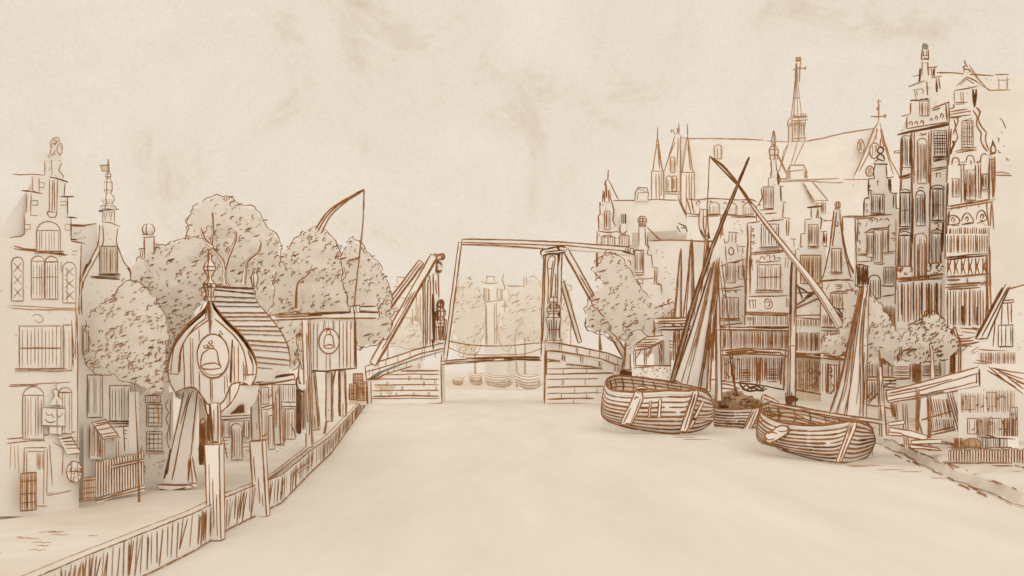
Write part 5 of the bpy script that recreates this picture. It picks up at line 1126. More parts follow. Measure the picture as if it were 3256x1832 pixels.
# roofs behind at the right edge
Q = Pl('R5', 900, 72); g = G(Q); g.poly('560,270 760,272 1060,288 1500,300 1500,2600 600,2600', depth=8); g.line('565,270 700,275 800,285 950,290|960,285 1050,285|600,275 640,270', 6); g.line('790,220 850,310 920,390|780,230 870,340|850,340 930,390 1060,385|985,305 985,385|1040,300 1042,380|975,320 1060,318', 5, LT)
g.line('~990,570 1010,590 1020,610 1030,640|1000,660 1010,670|~975,700 985,710 980,730|~1010,750 1025,760|~980,780 990,800 1000,795|~1030,830 1045,850 1055,845|900,310 905,315|930,320 936,322', 4.5)
g.line('960,930 1000,925 1060,940|960,945 1070,950', 6)
one(g, 'rear_roof', 'big plain roof rising behind the scroll gabled house to the right edge', 'roof')
# ------------------------------------------------------------ barges
def hullcols(root, reg, cols, back, rows=9, ink=5, deep=1.05, bulge=.5, stem=None):
    """cols: (rim x,y, wale x,y, foot x,y, Y) along the near side; back: rim points (x, y, Y) of the far side"""
    R0 = [P(*nat(reg, c[0], c[1]), c[6]) for c in cols]; R1 = [P(*nat(reg, c[2], c[3]), c[6] - bulge) for c in cols]; R2 = [P(*nat(reg, c[4], c[5]), c[6] + bulge * .4) for c in cols]
    S = lambda p: catmull(p, .001)
    def eq(p, n):
        q = catmull(p, .05); L = [0]
        for a, b in zip(q, q[1:]): L.append(L[-1] + (b - a).length)
        o = []
        for i in range(n):
            t = L[-1] * i / (n - 1); j = 0
            while j < len(L) - 2 and L[j + 1] < t: j += 1
            o.append(q[j].lerp(q[j + 1], (t - L[j]) / max(1e-9, L[j + 1] - L[j])))
        return o
    n = 44
    # resample each rail with the same column parameter
    def par(p, n):
        m = len(p) - 1; q = [p[0] * 2 - p[1]] + p + [p[-1] * 2 - p[-2]]; o = []
        for i in range(n):
            u = m * i / (n - 1); j = min(m - 1, int(u)); t = u - j; a, b, c, d = q[j], q[j + 1], q[j + 2], q[j + 3]
            o.append(.5 * ((2 * b) + (c - a) * t + (2 * a - 5 * b + 4 * c - d) * t * t + (3 * b - a - 3 * c + d) * t ** 3))
        return o
    A, B, C = par(R0, n), par(R1, n), par(R2, n)
    def at(i, t):
        a, b, c = A[i], B[i], C[i]
        return a * ((1 - t) * (1 - 2 * t)) + b * (4 * t * (1 - t)) + c * (t * (2 * t - 1))
    g = G(); g.loft([[at(i, t / 12) for i in range(n)] for t in range(13)], PAPER)
    lo = [Vector((p.x, p.y, min(p.z, 0) - .6)) for p in C]; g.loft([C, lo], PAPER)
    BK = par([R0[0]] + [P(*nat(reg, x, y), Y) for x, y, Y in back] + [R0[-1]], n)
    BL_ = [Vector((p.x, p.y, -.6)) for p in BK]; g.loft([BL_, BK], PAPER)
    for v in range(rows):
        t = (v + 1) / rows; q = [at(i, t) for i in range(n)]; o = .03
        a = 0
        while a < n - 1:
            b = min(n - 1, a + random.randint(9, 26))
            g.stroke([p + Vector((0, -o, 0)) for p in q[a:b + 1]], ink * random.uniform(.85, 1.5), DK if random.random() < .22 else MD, None, None, False, .5); a = b + (random.random() < .25)
    for i in (0, n - 1): g.stroke([at(i, t / 8) for t in range(9)], ink * 1.1, MD)
    hull = g.build('hull', root)
    g = G(); g.loft([[at(i, .05) + Vector((0, -.06, 0)) for i in range(n)], [p + Vector((0, -.05, .06)) for p in A], [p + Vector((0, .25, .06)) for p in A]], PAPER)
    g.loft([[p + Vector((0, .0, .05)) for p in BK], [p + Vector((0, .3, .05)) for p in BK], [p + Vector((0, .3, -.2)) for p in BK]], PAPER)
    g.stroke([p + Vector((0, -.08, .06)) for p in A], ink * 1.3, MD); g.stroke([p + Vector((0, .25, .08)) for p in A], ink, MD); g.stroke([p + Vector((0, 0, .06)) for p in BK], ink * 1.2, MD); g.stroke([p + Vector((0, .3, .1)) for p in BK], ink, DK)
    g.build('gunwale', root)
    # hold and ribs
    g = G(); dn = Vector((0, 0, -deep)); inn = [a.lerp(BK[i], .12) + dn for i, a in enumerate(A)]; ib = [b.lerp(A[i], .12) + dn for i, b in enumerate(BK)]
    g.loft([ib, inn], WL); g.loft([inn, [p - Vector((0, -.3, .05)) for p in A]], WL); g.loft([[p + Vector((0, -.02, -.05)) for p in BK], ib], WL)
    for i in range(3, n - 3, 3):
        j = min(n - 1, i); b0 = BK[j] + Vector((0, -.06, -.05)); b1 = ib[j]; g.stroke([b0, b0.lerp(b1, .5) + Vector((.1, -.1, 0)), b1], ink * .9, MD if i % 2 else DK)
    for t in (.15, .35, .6, .85): g.stroke([BK[i].lerp(ib[i], t) + Vector((0, -.08, 0)) for i in range(2, n - 2)], ink * .8, MD)
    for i in range(6, n - 4, 7): g.stroke([ib[i] + Vector((0, 0, .02)), inn[i] + Vector((0, 0, .02))], ink * .8, MD)
    g.build('hold', root)
    return A, BK, at
def slab(root, name, reg, st, Y, th=.12, ink=5.5, detail=(), m=PAPER, tilt=0):
    q = Pl(reg, pts(st)[0][0][0], Y, 0); g = G(q); g.poly(st, depth=th); p = pts(st)[0]
    g.stroke([q(x, y, .2) for x, y in p + p[:1]], ink, MD, q.n, q.k)
    for t in detail: g.line(t[2], t[0], t[1])
    return g.build(name, root)
b1 = thing('barge', 'round-hulled clinker barge nearest the bridge, with leeboard and folded-down gear', 'boat', 'moored sailing barges')
A, BK, at1 = hullcols(b1, 'R7', [(192, 440, 165, 590, 168, 705, 66), (225, 488, 195, 640, 225, 748, 63), (320, 512, 300, 668, 340, 786, 61), (500, 514, 480, 690, 520, 820, 60), (700, 502, 680, 690, 700, 843, 59.2), (850, 505, 820, 690, 790, 842, 58.6), (940, 494, 885, 670, 832, 838, 58.2), (1000, 515, 975, 680, 905, 832, 59), (1045, 550, 1055, 675, 1000, 802, 60.5), (1060, 580, 1085, 660, 1080, 738, 62)],
         [(225, 402, 68), (300, 380, 70), (440, 392, 72), (600, 412, 72), (800, 442, 70), (950, 470, 67), (1035, 520, 64)], 9, 5.5)
slab(b1, 'stem_post', 'R7', '915,500 948,490 955,520 870,800 850,832 805,825 820,780', 57.5, .3, 6.5, [(7, DK, '930,520 840,810|905,540 815,790')])
slab(b1, 'leeboard', 'R7', '440,490 490,508 500,560 470,640 410,770 385,782 320,772 330,730 380,640', 57.8, .15, 7, [(6.5, MD, '440,500 470,520|430,560 450,550|480,560 460,620 400,760|400,640 340,760|~440,570 430,560 450,545 465,560'), (9, DK, '360,765 410,770')])
slab(b1, 'leeboard_head', 'R7', '440,475 460,460 500,458 535,470 540,485 500,492 445,490', 57.6, .4, 6, [(5, MD, '~450,465 480,455 530,470'), (10, DK, '445,486 535,486')])
for a in ('560,575 545,720', '575,590 555,715', '640,560 620,720', '650,560 640,715'):
    pass
slab(b1, 'cleat', 'R7', '555,580 572,578 560,715 545,715', 57.9, .1, 5); slab(b1, 'cleat', 'R7', '632,565 652,563 645,715 620,715', 57.8, .1, 5)
slab(b1, 'bow_brace', 'R7', '870,810 985,575 1005,590 900,800', 57.9, .1, 5); slab(b1, 'bow_rail', 'R7', '900,720 1075,718 1080,738 1060,735 895,735', 57.9, .1, 5.5)
def pole(root, name, p, w, ink=5.5, m=MD, bm=PAPER, mid=0, reg='NA'):
    g = G(); n = len(p)
    for i in range(n - 1):
        w0 = w[0] + (w[1] - w[0]) * i / (n - 1); w1 = w[0] + (w[1] - w[0]) * (i + 1) / (n - 1)
        g.beam(p[i], p[i + 1], w0, w1, ink, m, bm, reg, mid, ends=(i == 0))
    return g.build(name, root)
# gear of the near barge: dark raking mast, furled sail, sprit
pole(b1, 'raking_mast', [(2137, 1212, 62.5), (2200, 980, 62), (2262, 790, 61.5), (2315, 660, 61), (2347, 585, 60.8), (2382, 500, 60.5)], (12, 3), 5.5, DK, WB, 0)
g = G(); ap = [P(2284, 822, 61.5), P(2274, 822, 61.5)]
prev = None; base = [(2146, 1208), (2165, 1222), (2195, 1228), (2228, 1236), (2254, 1240)]
top_ = [(2262, 850), (2268, 835), (2275, 825), (2281, 822), (2286, 835)]
ra = [P(x, y, 61.6 - .35 * math.sin(i / 4 * 3.14)) for i, (x, y) in enumerate(top_)]; rb = [P(x, y, 62.2 - 1.2 * math.sin(i / 4 * 3.14)) for i, (x, y) in enumerate(base)]
rm = [a.lerp(b, .5) + Vector((0, -.4, 0)) for a, b in zip(ra, rb)]; bkr = [Vector((p.x, p.y + .8, p.z)) for p in ra[::-1]]; bkb = [Vector((p.x, p.y + .8, p.z)) for p in rb[::-1]]; bkm = [Vector((p.x, p.y + .9, p.z)) for p in rm[::-1]]
g.loft([catmull(ra, .1)[:1] and ra + bkr, rm + bkm, rb + bkb], PAPER, True)
for i in range(15):
    t = random.random() * 3.99; j = int(t); u = t - j; a = ra[j].lerp(ra[j + 1], u); m__ = rm[j].lerp(rm[j + 1], u); b = rb[j].lerp(rb[j + 1], u); f0 = random.choice((0, 0, .3, .5)); f1 = random.choice((1, 1, .85, .7))
    q = [a * ((1 - s) * (1 - 2 * s)) + m__ * (4 * s * (1 - s)) + b * (s * (2 * s - 1)) for s in [f0 + (f1 - f0) * v / 8 for v in range(9)]]
    g.stroke([p + Vector((0, -.05, 0)) for p in q], random.uniform(2.8, 4.6), DK if random.random() < .12 else MD)
g.stroke([ra[0], rm[0], rb[0]], 9, DK); g.stroke([ra[-1], rm[-1], rb[-1]], 6, MD); g.stroke([rb[i] + Vector((0, 0, .02)) for i in range(5)], 5, MD)
g.build('furled_sail', b1)
pole(b1, 'mast', [(2285, 1275, 62.8), (2283, 1050, 62.8), (2279, 830, 62.8)], (16, 7), 5.5, MD)
pole(b1, 'boom_mast', [(2252, 1245, 61), (2264, 1000, 61), (2282, 830, 61)], (9, 5), 6, MD, PAPER, 1)
g = G(); g.rope([(2256, 497, 61), (2249, 650, 61), (2235, 850, 61), (2210, 985, 61.5)], 4.5); g.rope([(2295, 830, 61.5), (2330, 1135, 63), (2340, 1265, 66)], 4.5); g.rope([(2287, 850, 62), (2302, 1000, 62.5), (2290, 1270, 63.2)], 4, LT); g.build('rigging', b1)
# folded awning hoops along the far rail
g = G(); q = Pl('R7', 900, 67, 0)
g.pl = q; g.line('~760,390 790,400 830,395 860,385 900,388 950,395|~770,400 800,420 840,410 870,425 910,412 950,425 990,410|~790,395 830,430 860,400 900,430 940,400 980,425|~750,400 740,410 760,430 990,455|~960,400 1100,410 1250,430|~1100,455 1140,440 1200,445 1270,470 1300,480|~1120,470 1200,480 1280,490', 5.5)
g.line('~1290,440 1320,470 1350,450 1390,480 1430,455 1470,480 1500,460|~1300,460 1350,490 1400,460 1450,495 1520,480|1250,430 1400,445 1560,470 1660,490|~1310,480 1380,500 1440,490 1490,500', 7, DK)
o = g.build('mooring_rope', None); tag(o, 'tangled ropes and chain loops stretched along the bank behind the barges', 'rope')

b3 = thing('barge', 'low barge wedged between the two round hulls, a brown heap on its deck', 'boat', 'moored sailing barges')
hullcols(b3, 'R7', [(1085, 640, 1060, 730, 1000, 800, 68), (1150, 652, 1130, 740, 1080, 815, 67), (1250, 655, 1230, 745, 1180, 828, 66.2), (1340, 652, 1310, 745, 1250, 836, 65.6), (1420, 645, 1380, 750, 1345, 845, 65.2), (1455, 640, 1440, 740, 1440, 838, 66), (1500, 640, 1500, 740, 1500, 830, 68)],
         [(1120, 615, 71), (1200, 605, 73), (1350, 600, 73), (1450, 615, 71)], 8, 5, deep=.5)
slab(b3, 'stem_post', 'R7', '1395,650 1455,632 1450,680 1375,840 1350,852 1310,845 1330,790', 64.6, .25, 6.5, [(6, MD, '1430,650 1360,840|1410,660 1340,800')])
slab(b3, 'stem_foot', 'R7', '1230,838 1300,825 1360,850 1420,838 1425,852 1330,858 1240,848', 64.4, .3, 6, [(9, DK, '1240,842 1330,845|1300,835 1310,800')], m=DK)
g = G(); iv, fc = ico(); c0 = P(*nat('R7', 1270, 640), 69)
for i in range(26):
    a = random.uniform(0, 6.28); rr = random.uniform(0, 1) ** .5; g.add([c0 + Vector((rr * 2.1 * math.cos(a), rr * 1.2 * math.sin(a), (1 - rr) * 1.1)) + v * random.uniform(.3, .6) for v in iv], fc, WB)
    g.stroke([c0 + Vector((rr * 2.1 * math.cos(a), rr * math.sin(a) - .5, (1 - rr) * 1.3)) + Vector((random.uniform(-.4, .4), -.05, random.uniform(-.2, .3))) for _ in range(3)], 5, DK, None, None, False, .4)
tag(g.build('cargo_heap'), 'rounded brown heap of cargo on the low middle barge', 'heap')
slab(b3, 'deck_gear', 'R7', '1085,560 1190,570 1200,600 1090,610', 70, .6, 5, [(8, DK, '1090,575 1180,585|1100,600 1150,595'), (5, MD, '1085,590 1190,600')])
g = G(); g.rope([(2320, 1128, 70), (2331, 1200, 69), (2340, 1245, 68.5), (2352, 1275, 68.5)], 7, DK); g.rope([(2345, 1285, 67), (2400, 1290, 65), (2420, 1290, 64)], 6); g.build('tow_rope', b3)

b2 = thing('barge', 'foremost round barge with fender on its side and a furled sail standing behind', 'boat', 'moored sailing barges')
A2, BK2, at2 = hullcols(b2, 'R7', [(1470, 640, 1436, 780, 1440, 898, 48), (1480, 690, 1455, 830, 1480, 922, 46.5), (1560, 742, 1530, 880, 1560, 948, 45), (1700, 778, 1670, 920, 1700, 1002, 43.6), (1900, 792, 1880, 940, 1900, 1052, 42), (2080, 775, 2060, 940, 2030, 1075, 41), (2215, 756, 2165, 910, 2110, 1082, 40.4), (2290, 770, 2270, 920, 2210, 1080, 41.4), (2360, 810, 2375, 900, 2325, 1042, 43), (2385, 850, 2402, 900, 2385, 965, 44.5)],
         [(1500, 620, 50), (1560, 615, 52), (1780, 640, 53), (2000, 690, 52), (2200, 728, 50), (2310, 750, 48), (2370, 800, 46)], 9, 6, deep=.8, bulge=.35)
slab(b2, 'stem_post', 'R7', '2195,760 2250,752 2248,800 2130,1075 2090,1085 2085,1060 2165,860', 40.0, .2, 6.5, [(6, MD, '2225,765 2110,1070|2205,770 2180,850')])
slab(b2, 'fender', 'R7', '1600,790 1640,780 1690,788 1700,810 1680,850 1600,900 1540,925 1510,915 1495,870 1510,840 1560,825', 43.2, .5, 7, [(6, MD, '~1600,800 1620,785 1670,785 1690,810 1660,830 1610,825|~1520,850 1560,835 1600,850|~1500,870 1530,900 1580,890')])
slab(b2, 'hatch_box', 'R7', '1475,530 1500,528 1610,585 1605,600 1520,580 1500,560 1475,600 1460,615', 47.5, .5, 5.5, [(6, MD, '1490,535 1570,560|1475,550 1580,590|1480,540 1465,610')])
pole(b2, 'boom', [(2448, 1283, 48.5), (2640, 1318, 46), (2806, 1343, 44)], (8, 11), 5.5, MD, PAPER, 1)
g = G(); g.rope([(2410, 1345, 46), (2500, 1312, 45), (2560, 1330, 44)], 5); g.rope([(2440, 1310, 49), (2520, 1330, 47), (2600, 1350, 46)], 5); g.build('rope', b2)
# furled sail of the foremost barge
g = G()
def sailbundle(g, L, R, Y, bul, n=16, dark=.2):
    la = catmull([P(x, y, Y) for x, y in L], .3); rb = catmull([P(x, y, Y) for x, y in R], .3); m = min(len(la), len(rb)) - 1
    def smp(p, t): u = t * (len(p) - 1); j = min(len(p) - 2, int(u)); return p[j].lerp(p[j + 1], u - j)
    rows = []
    for i in range(15):
        t = i / 14; a, b = smp(la, t), smp(rb, t); row = []
        for j in range(14):
            th = 2 * math.pi * j / 14; row.append((a + b) * .5 + (b - a) * .5 * math.cos(th) + Vector((0, -math.sin(th) * (b - a).length * bul, 0)))
        rows.append(row)
    g.loft(rows, PAPER, True)
    for i in range(n):
        th = random.uniform(.05, math.pi - .05); f0 = random.choice((0, 0, .1, .4)); f1 = random.choice((1, 1, .9, .6)); q = []
        for v in range(10):
            t = f0 + (f1 - f0) * v / 9; a, b = smp(la, t), smp(rb, t); th2 = th + .12 * math.sin(t * 5 + i); q.append((a + b) * .5 + (b - a) * .52 * math.cos(th2) + Vector((0, -math.sin(th2) * (b - a).length * bul - .03, 0)))
        g.stroke(q, random.uniform(2.4, 4.2), DK if random.random() < dark else MD)
    for e in (0, math.pi): g.stroke([(smp(la, t / 12) + smp(rb, t / 12)) * .5 + (smp(rb, t / 12) - smp(la, t / 12)) * .51 * math.cos(e) for t in range(13)], 6.5, MD)
sailbundle(g, [(2736, 905), (2722, 980), (2700, 1080), (2668, 1220), (2640, 1310)], [(2758, 908), (2748, 990), (2742, 1100), (2745, 1220), (2742, 1330)], 51.5, .35, 17, .08)
g.build('furled_sail', b2)
pole(b2, 'mast', [(2738, 1330, 51.8), (2746, 1100, 51.8), (2756, 905, 51.8)], (24, 12), 5, MD, PAPER, 3)
q = Pl('R4', 1020, 51.4, 0); g = G(q); g.poly('985,505 1000,498 1040,500 1062,510 1058,560 1050,640 1000,648 975,630 978,560', depth=.5); g.hatch(982, 505, 1060, 640, 9, 8, DK); g.line('~980,505 1010,500 1062,512|~975,635 1000,648 1055,645', 7, DK); g.build('mast_basket', b2)

# the long curved sprit and the standing pole on the bank
g = G(); cr_ = catmull([P(x, y, 55) for x, y in ((2257, 498), (2300, 530), (2345, 585), (2400, 665), (2500, 795), (2590, 910), (2640, 985), (2672, 1040))], .25); L_ = len(cr_)
rw = []
for i, c in enumerate(cr_):
    t = (cr_[min(i + 1, L_ - 1)] - cr_[max(i - 1, 0)]).normalized(); sd = t.cross(Vector((0, -1, 0))).normalized(); r = (1.2 + 13.5 * (i / L_) ** 1.25) * 55 / F; rw.append([c + sd * r * math.cos(a) + Vector((0, -r * math.sin(a), 0)) for a in [j * .785 for j in range(8)]])
g.loft(rw, PAPER, True); g.add(rw[-1], [tuple(range(8))], PAPER)
for j in (0, 1, 3, 4, 6): g.stroke([r[j] for r in rw], 5.5 if j in (0, 4) else 3.5, MD)
g.stroke([r[2] for r in rw[:L_ // 3]], 5, DK); g.stroke([rw[-1][j] for j in (0, 1, 2, 3, 4)], 6, MD); g.stroke([rw[-5][j] for j in (0, 2, 4)], 5, MD)
sp = thing('sprit_pole', 'long curved sprit slanting down from the crossing poles to the small trees', 'pole'); g.build('spar', sp)
q = Pl('R4', 830, 55, 0); g = G(q); g.poly('825,780 850,785 905,850 895,865 870,840', depth=.4, off=4); g.line('825,780 860,800 900,855|830,795 885,850', 9, DK, 4.3); g.build('heel_fitting', sp)
g = G(); g.rope([(2256, 497, 55), (2345, 590, 55.2)], 6, DK); g.build('tip_rope', sp)
mp_ = thing('standing_pole', 'upright pole on the bank in front of the plank-fronted row, stayed by a dark strut', 'pole')
pole(mp_, 'pole', [(2516, 1345, 71), (2519, 1100, 71), (2524, 835, 71)], (20, 14), 5.5, MD, PAPER, 0)
q = Pl('R4', 545, 70.6, 0); g = G(q); g.line('555,480 548,640 545,830', 8, DK, 0); g.line('585,480 578,700 570,900|500,1330 510,1100 525,940', 5, MD, 0); g.build('pole_rope', mp_)
q = Pl('R4', 545, 70.4, 0); g = G(q); g.poly('520,1370 560,1360 600,1385 590,1400 550,1405 545,1440 525,1440', depth=.5, m=DK); g.line('515,1340 520,1440|555,1340 550,1430', 6, DK); g.build('pole_foot', mp_)
# three small furled boats behind
for i, (ax, ay, l, r_, by, Y, lab) in enumerate(((652, 715, 590, 655, 1165, 96, 'leftmost of the three distant furled sails, with the lowest peak'), (722, 655, 655, 745, 1165, 95, 'middle of the three distant furled sails, rising to a tall peak'), (828, 650, 760, 850, 1100, 94, 'rightmost of the three distant furled sails, half behind the barge rigging'))):
    r = thing('furled_sail', lab, 'sail', 'distant furled sails'); g = G()
    N2 = lambda x, y: nat('R2', x, y)
    sailbundle(g, [N2(ax - 3, ay), N2((ax + l) / 2 + 8, (ay + by) / 2), N2(l, by + 120)], [N2(ax + 4, ay), N2((ax + r_) / 2 + 2, (ay + by) / 2), N2(r_, by + 120)], Y, .35, 3, .1)
    g.build('canvas', r); g = G(); g.rope([(*N2(ax, ay - 15), Y - .5), (*N2(ax + 4, by), Y - .5)], 5.5, MD); g.build('mast', r)
# the low jetty board in front of them
q = Pl('R2', 600, 90, 0); r = thing('jetty', 'plank jetty on short posts at the foot of the distant furled sails', 'jetty')
g = G(q); g.poly('475,1160 700,1165 720,1190 480,1200', depth=1.6, off=2); g.line('480,1165 700,1160|500,1185 720,1180|480,1195 700,1200', 7, MD, 2.3); g.poly('505,1215 905,1210 905,1235 510,1235', depth=1, off=3); g.line('505,1222 900,1215|510,1238 900,1235', 7.5, DK, 3.3); g.build('deck', r)
g = G(q); g.rect(590, 1235, 900, 1600, depth=1); g.hatch(595, 1240, 890, 1449, 20, 6, MD); g.hatch(600, 1245, 700, 1330, 8, 6, MD); g.hhatch(575, 1300, 640, 1370, 3, 6, MD); g.line('475,1160 480,1280|700,1390 860,1375|705,1400 860,1385|590,1380 590,1440|605,1380 605,1440', 6, MD, .4); g.build('plank_wall', r)
# lean-to on posts right of the bridge
q = Pl('R1', 1580, 98, 0); r = thing('open_shed', 'open shed with slatted sloping roof on braced posts, just right of the bridge', 'shed')
g = G(q); g.poly('1480,890 1570,825 1700,815 1690,850 1610,900 1490,925', depth=.3); g.line('1480,890 1575,828 1695,818|1490,900 1600,895 1690,850|1490,922 1610,905 1690,855|1520,870 1640,860|1545,850 1660,842|1500,885 1620,880|1480,890 1490,925', 6.5, MD); g.build('roof', r)
for x, y0 in ((1490, 920), (1565, 905), (1690, 850), (1670, 870)):
    g = G(q); g.rect(x - 6, y0, x + 6, 1045, depth=.4, off=-2); g.line(f'{x-6},{y0} {x-6},1030|{x+6},{y0} {x+6},1030', 4.5, MD, -1.6); g.build('post', r)
g = G(q); g.poly('1570,975 1605,905 1615,910 1575,985', depth=.2, off=1); g.poly('1655,880 1680,960 1688,955 1665,875', depth=.2, off=1); g.line('1570,970 1605,905|1578,980 1615,910|1500,980 1540,910|1655,880 1680,960|1665,875 1688,950', 5, MD, 1.3); g.build('braces', r)
q = Pl('R1', 1680, 100, 0); g = G(q); g.rect(1625, 685, 1760, 1060, depth=2); g.line('1625,690 1780,690|1630,705 1780,710|1660,760 1780,770|1665,772 1780,778|1625,690 1625,815|1730,860 1790,858|1735,905 1790,903|1735,880 1790,880', 6.5); g.hatch(1735, 920, 1790, 1030, 4, 6); g.line('1680,770 1680,820|1700,700 1700,760', 5)
one(g, 'timber_hut', 'small timber hut between the open shed and the barge rigging', 'hut')
mpst = thing('mooring_post', 'tall plain post standing right behind the foot of the bridge brace', 'post'); g = G(); g.beam((1432, 1060, 111.5), (1445, 740, 111.5), 20, 10, 5, MD, PAPER, 'R1'); g.build('post', mpst)
q = Pl('R1', 1600, 92, 0); g = G(q)
for i in range(46):
    x = random.uniform(1480, 1780); y = random.uniform(1030, 1120); g.line(f'{x:.0f},{y:.0f} {x+random.uniform(4,16):.0f},{y+random.uniform(-4,3):.0f}', 5, MD if i % 2 else LT, 1)
g.poly('1470,1035 1800,1030 1800,1240 1470,1200', depth=14); g.line('1490,1030 1600,1035 1780,1030|1500,1045 1600,1042', 6)
o = g.build('stony_bank'); o['kind'] = 'structure'

# ------------------------------------------------------------ trees of the right bank
tree('tree', 'leafy tree filling the gap between the long roofed house and the bridge brace', '1505,700 1490,670 1510,645 1550,640 1590,690 1620,740 1650,770 1690,760 1690,800 1660,850 1600,830 1560,860 1520,800 1490,760', 101, 6, '1250,920 1245,870 1240,780', 'R1', solid=9, dens=1.2)
tree('low_tree', 'small tree seen inside the triangle of the bridge brace', '1470,790 1480,755 1500,740 1530,770 1560,830 1600,850 1580,870 1540,855 1510,840 1480,830', 106, 4, '1245,925 1240,860 1245,770', 'R1', solid=9, dens=1.2)
tree('small_tree', 'small leafy bush at the heel of the long sprit pole', '2062,862 2085,840 2110,826 2122,790 2112,755 2140,728 2165,760 2172,800 2155,860 2130,885 2095,895 2068,882', 53.5, 2.5, dens=1.35, dark=.08, foot='2110,1060 2112,900 2115,850')
tree('small_tree', 'pale round tree right behind the standing furled sail', '2165,770 2185,735 2210,760 2235,800 2260,840 2270,870 2250,920 2230,905 2200,905 2170,915 2160,860', 55, 4, '2215,1056 2213,905 2210,880', dens=1.35, solid=11)
tree('dark_tree', 'darkest dense little tree before the tall houses on the right', '2265,850 2290,820 2320,800 2345,785 2370,800 2385,830 2410,850 2405,890 2370,905 2340,905 2300,915 2265,890', 52, 4, '2345,1064 2345,905 2340,870', dens=1.7, dark=.5, w=5.4, solid=22)

# ------------------------------------------------------------ landing, huts and fences at the right edge
Q = Pl('R6', 450, 42, 0)
ld = thing('landing_stage', 'long sloping timber gantry on raking props above the right bank', 'gantry')
def f(g): g.poly('205,840 360,805 500,765 690,710 705,720 705,815 540,850 380,880 210,905', depth=.8); g.line('205,840 360,803 500,765 700,712|200,872 380,840 540,790 700,745|210,895 400,860 560,825 700,790|215,905 400,875 560,845 700,815|210,855 380,820 560,775|~205,840 200,870 215,905', 6.5); g.line('705,720 708,820|690,750 690,800', 9, DK)
part(ld, Q, 'gantry_beam', f)
def prop(x0, y0, x1, y1, w, off=4, m=MD):
    g = G(Q); g.poly([(x0 - w / 2, y0), (x0 + w / 2, y0), (x1 + w / 2, y1), (x1 - w / 2, y1)], depth=.25, off=off); g.line(f'{x0-w/2},{y0} {x1-w/2},{y1}|{x0+w/2},{y0} {x1+w/2},{y1}|{x0},{y0} {x1},{y1}', 5, m, off + .3); g.build('prop', ld)
prop(370, 830, 365, 1110, 14); prop(300, 905, 308, 1150, 22); prop(245, 910, 255, 1000, 12); prop(430, 870, 435, 1200, 14); prop(540, 850, 605, 1090, 26, 8); prop(690, 830, 745, 1080, 28, 8); prop(225, 900, 240, 985, 10)
def f(g): g.poly('380,870 520,845 540,870 560,1000 575,1060 440,1085 400,1090 380,1000', depth=.15, off=1); g.line('385,870 510,845|390,1000 560,950|445,1080 580,1050|445,1065 570,1035', 7, MD, 1.4); g.hatch(440, 880, 570, 990, 12, 4.5, MD, 1.4, -20); g.hatch(440, 990, 570, 1060, 12, 5, MD, 1.4, -8); g.line('385,880 375,1000 400,1090|420,870 440,880 435,1080|400,860 520,850', 8, GREY, 1.8)
part(ld, Q, 'leaning_boards', f)
Q = Pl('R6', 545, 37, -80)
pf = thing('paling', 'row of short pointed palings along the foot of the right bank', 'fence')
for x in range(548, 1080, 15):
    g = G(Q); y = random.uniform(1150, 1162); b = 1232 + (x - 548) * .03; g.poly([(x, b + 40), (x, y + 6), (x + 5, y), (x + 11, y + 6), (x + 11, b + 40)], depth=.05, off=6); g.line(f'{x},{b:.0f} {x},{y+6:.0f} {x+5},{y:.0f} {x+11},{y+6:.0f} {x+11},{b:.0f}', 4, MD, 6.3); g.build('pale', pf)
def f(g): g.poly('540,1232 900,1230 1100,1245 1100,1262 900,1248 545,1245', depth=.3, off=9); g.line('540,1232 900,1232|545,1245 900,1248', 5, MD, 9.3)
part(pf, Q, 'kerb', f)
def f(g): g.rect(545, 1150, 1080, 1163, depth=.1, off=3); g.line('545,1150 700,1152 890,1148|550,1162 890,1160', 4.5, MD, 3.3)
part(pf, Q, 'rail', f)
Q = Pl('R6', 720, 41, -4)
h = house('market_hut', 'wide plank hut with low openings behind the palings at the right edge', 'hut', Q, '590,840 720,815 1100,830 1100,1300 590,1300',
   [(5, MD, '600,965 700,968 880,970|600,975 880,982|730,830 735,960|~620,930 630,915 640,935 625,945|~650,960 660,935 670,950|~615,1010 620,1030 632,1025|~845,870 855,860 865,880 850,895 860,915|~870,940 890,920 900,950'), (7, DK, '730,1070 760,1085 790,1088|735,1050 745,1085')],
   [(610, 870, 680, 940, 5, 'l'), (745, 850, 795, 925, 4, 'l'), (775, 990, 825, 1090, 3, ''), (870, 930, 910, 1110, 3, ''), (640, 990, 690, 1075, 2, '')], None, depth=3)
q = Pl('R6', 665, 38.6, 0); g = G(q); g.lathe(q(665, 1150, 0), [(10, 0), (26, 4), (29, 12), (26, 20), (17, 28), (6, 32)], q.k, m=WB, w=3)
one(g, 'sack', 'squat brown sack in front of the plank hut', 'sack')
def f(g): g.hatch(600, 850, 730, 960, 12, 3.4, LT, 2.2); g.hatch(740, 835, 900, 960, 14, 3.4, LT, 2.2); g.hatch(690, 980, 770, 1100, 9, 4.5, MD, 2.2); g.hatch(830, 985, 905, 1110, 9, 4.5, MD, 2.2); g.rect(595, 962, 1100, 974, depth=.1, off=2); g.curls(600, 860, 900, 1060, 20, 9, 4.5, MD, 3)
part(h, Q, 'board_front', lambda g: (g.rect(592, 838, 1090, 1200, depth=.05, off=1.8), f(g)))
q = Pl('R6', 780, 38.8, 0); r = thing('stake_row', 'dark row of stakes and low shelf under the plank hut openings', 'fence')
g = G(q); g.rect(700, 1090, 920, 1250, depth=.3); g.hatch(705, 1095, 860, 1150, 22, 5.5, DK); g.hatch(570, 1095, 625, 1155, 8, 5.5, MD); g.line('700,1092 850,1098 900,1100|740,1080 795,1092|560,1150 640,1155', 6.5, DK); g.build('stakes', r)
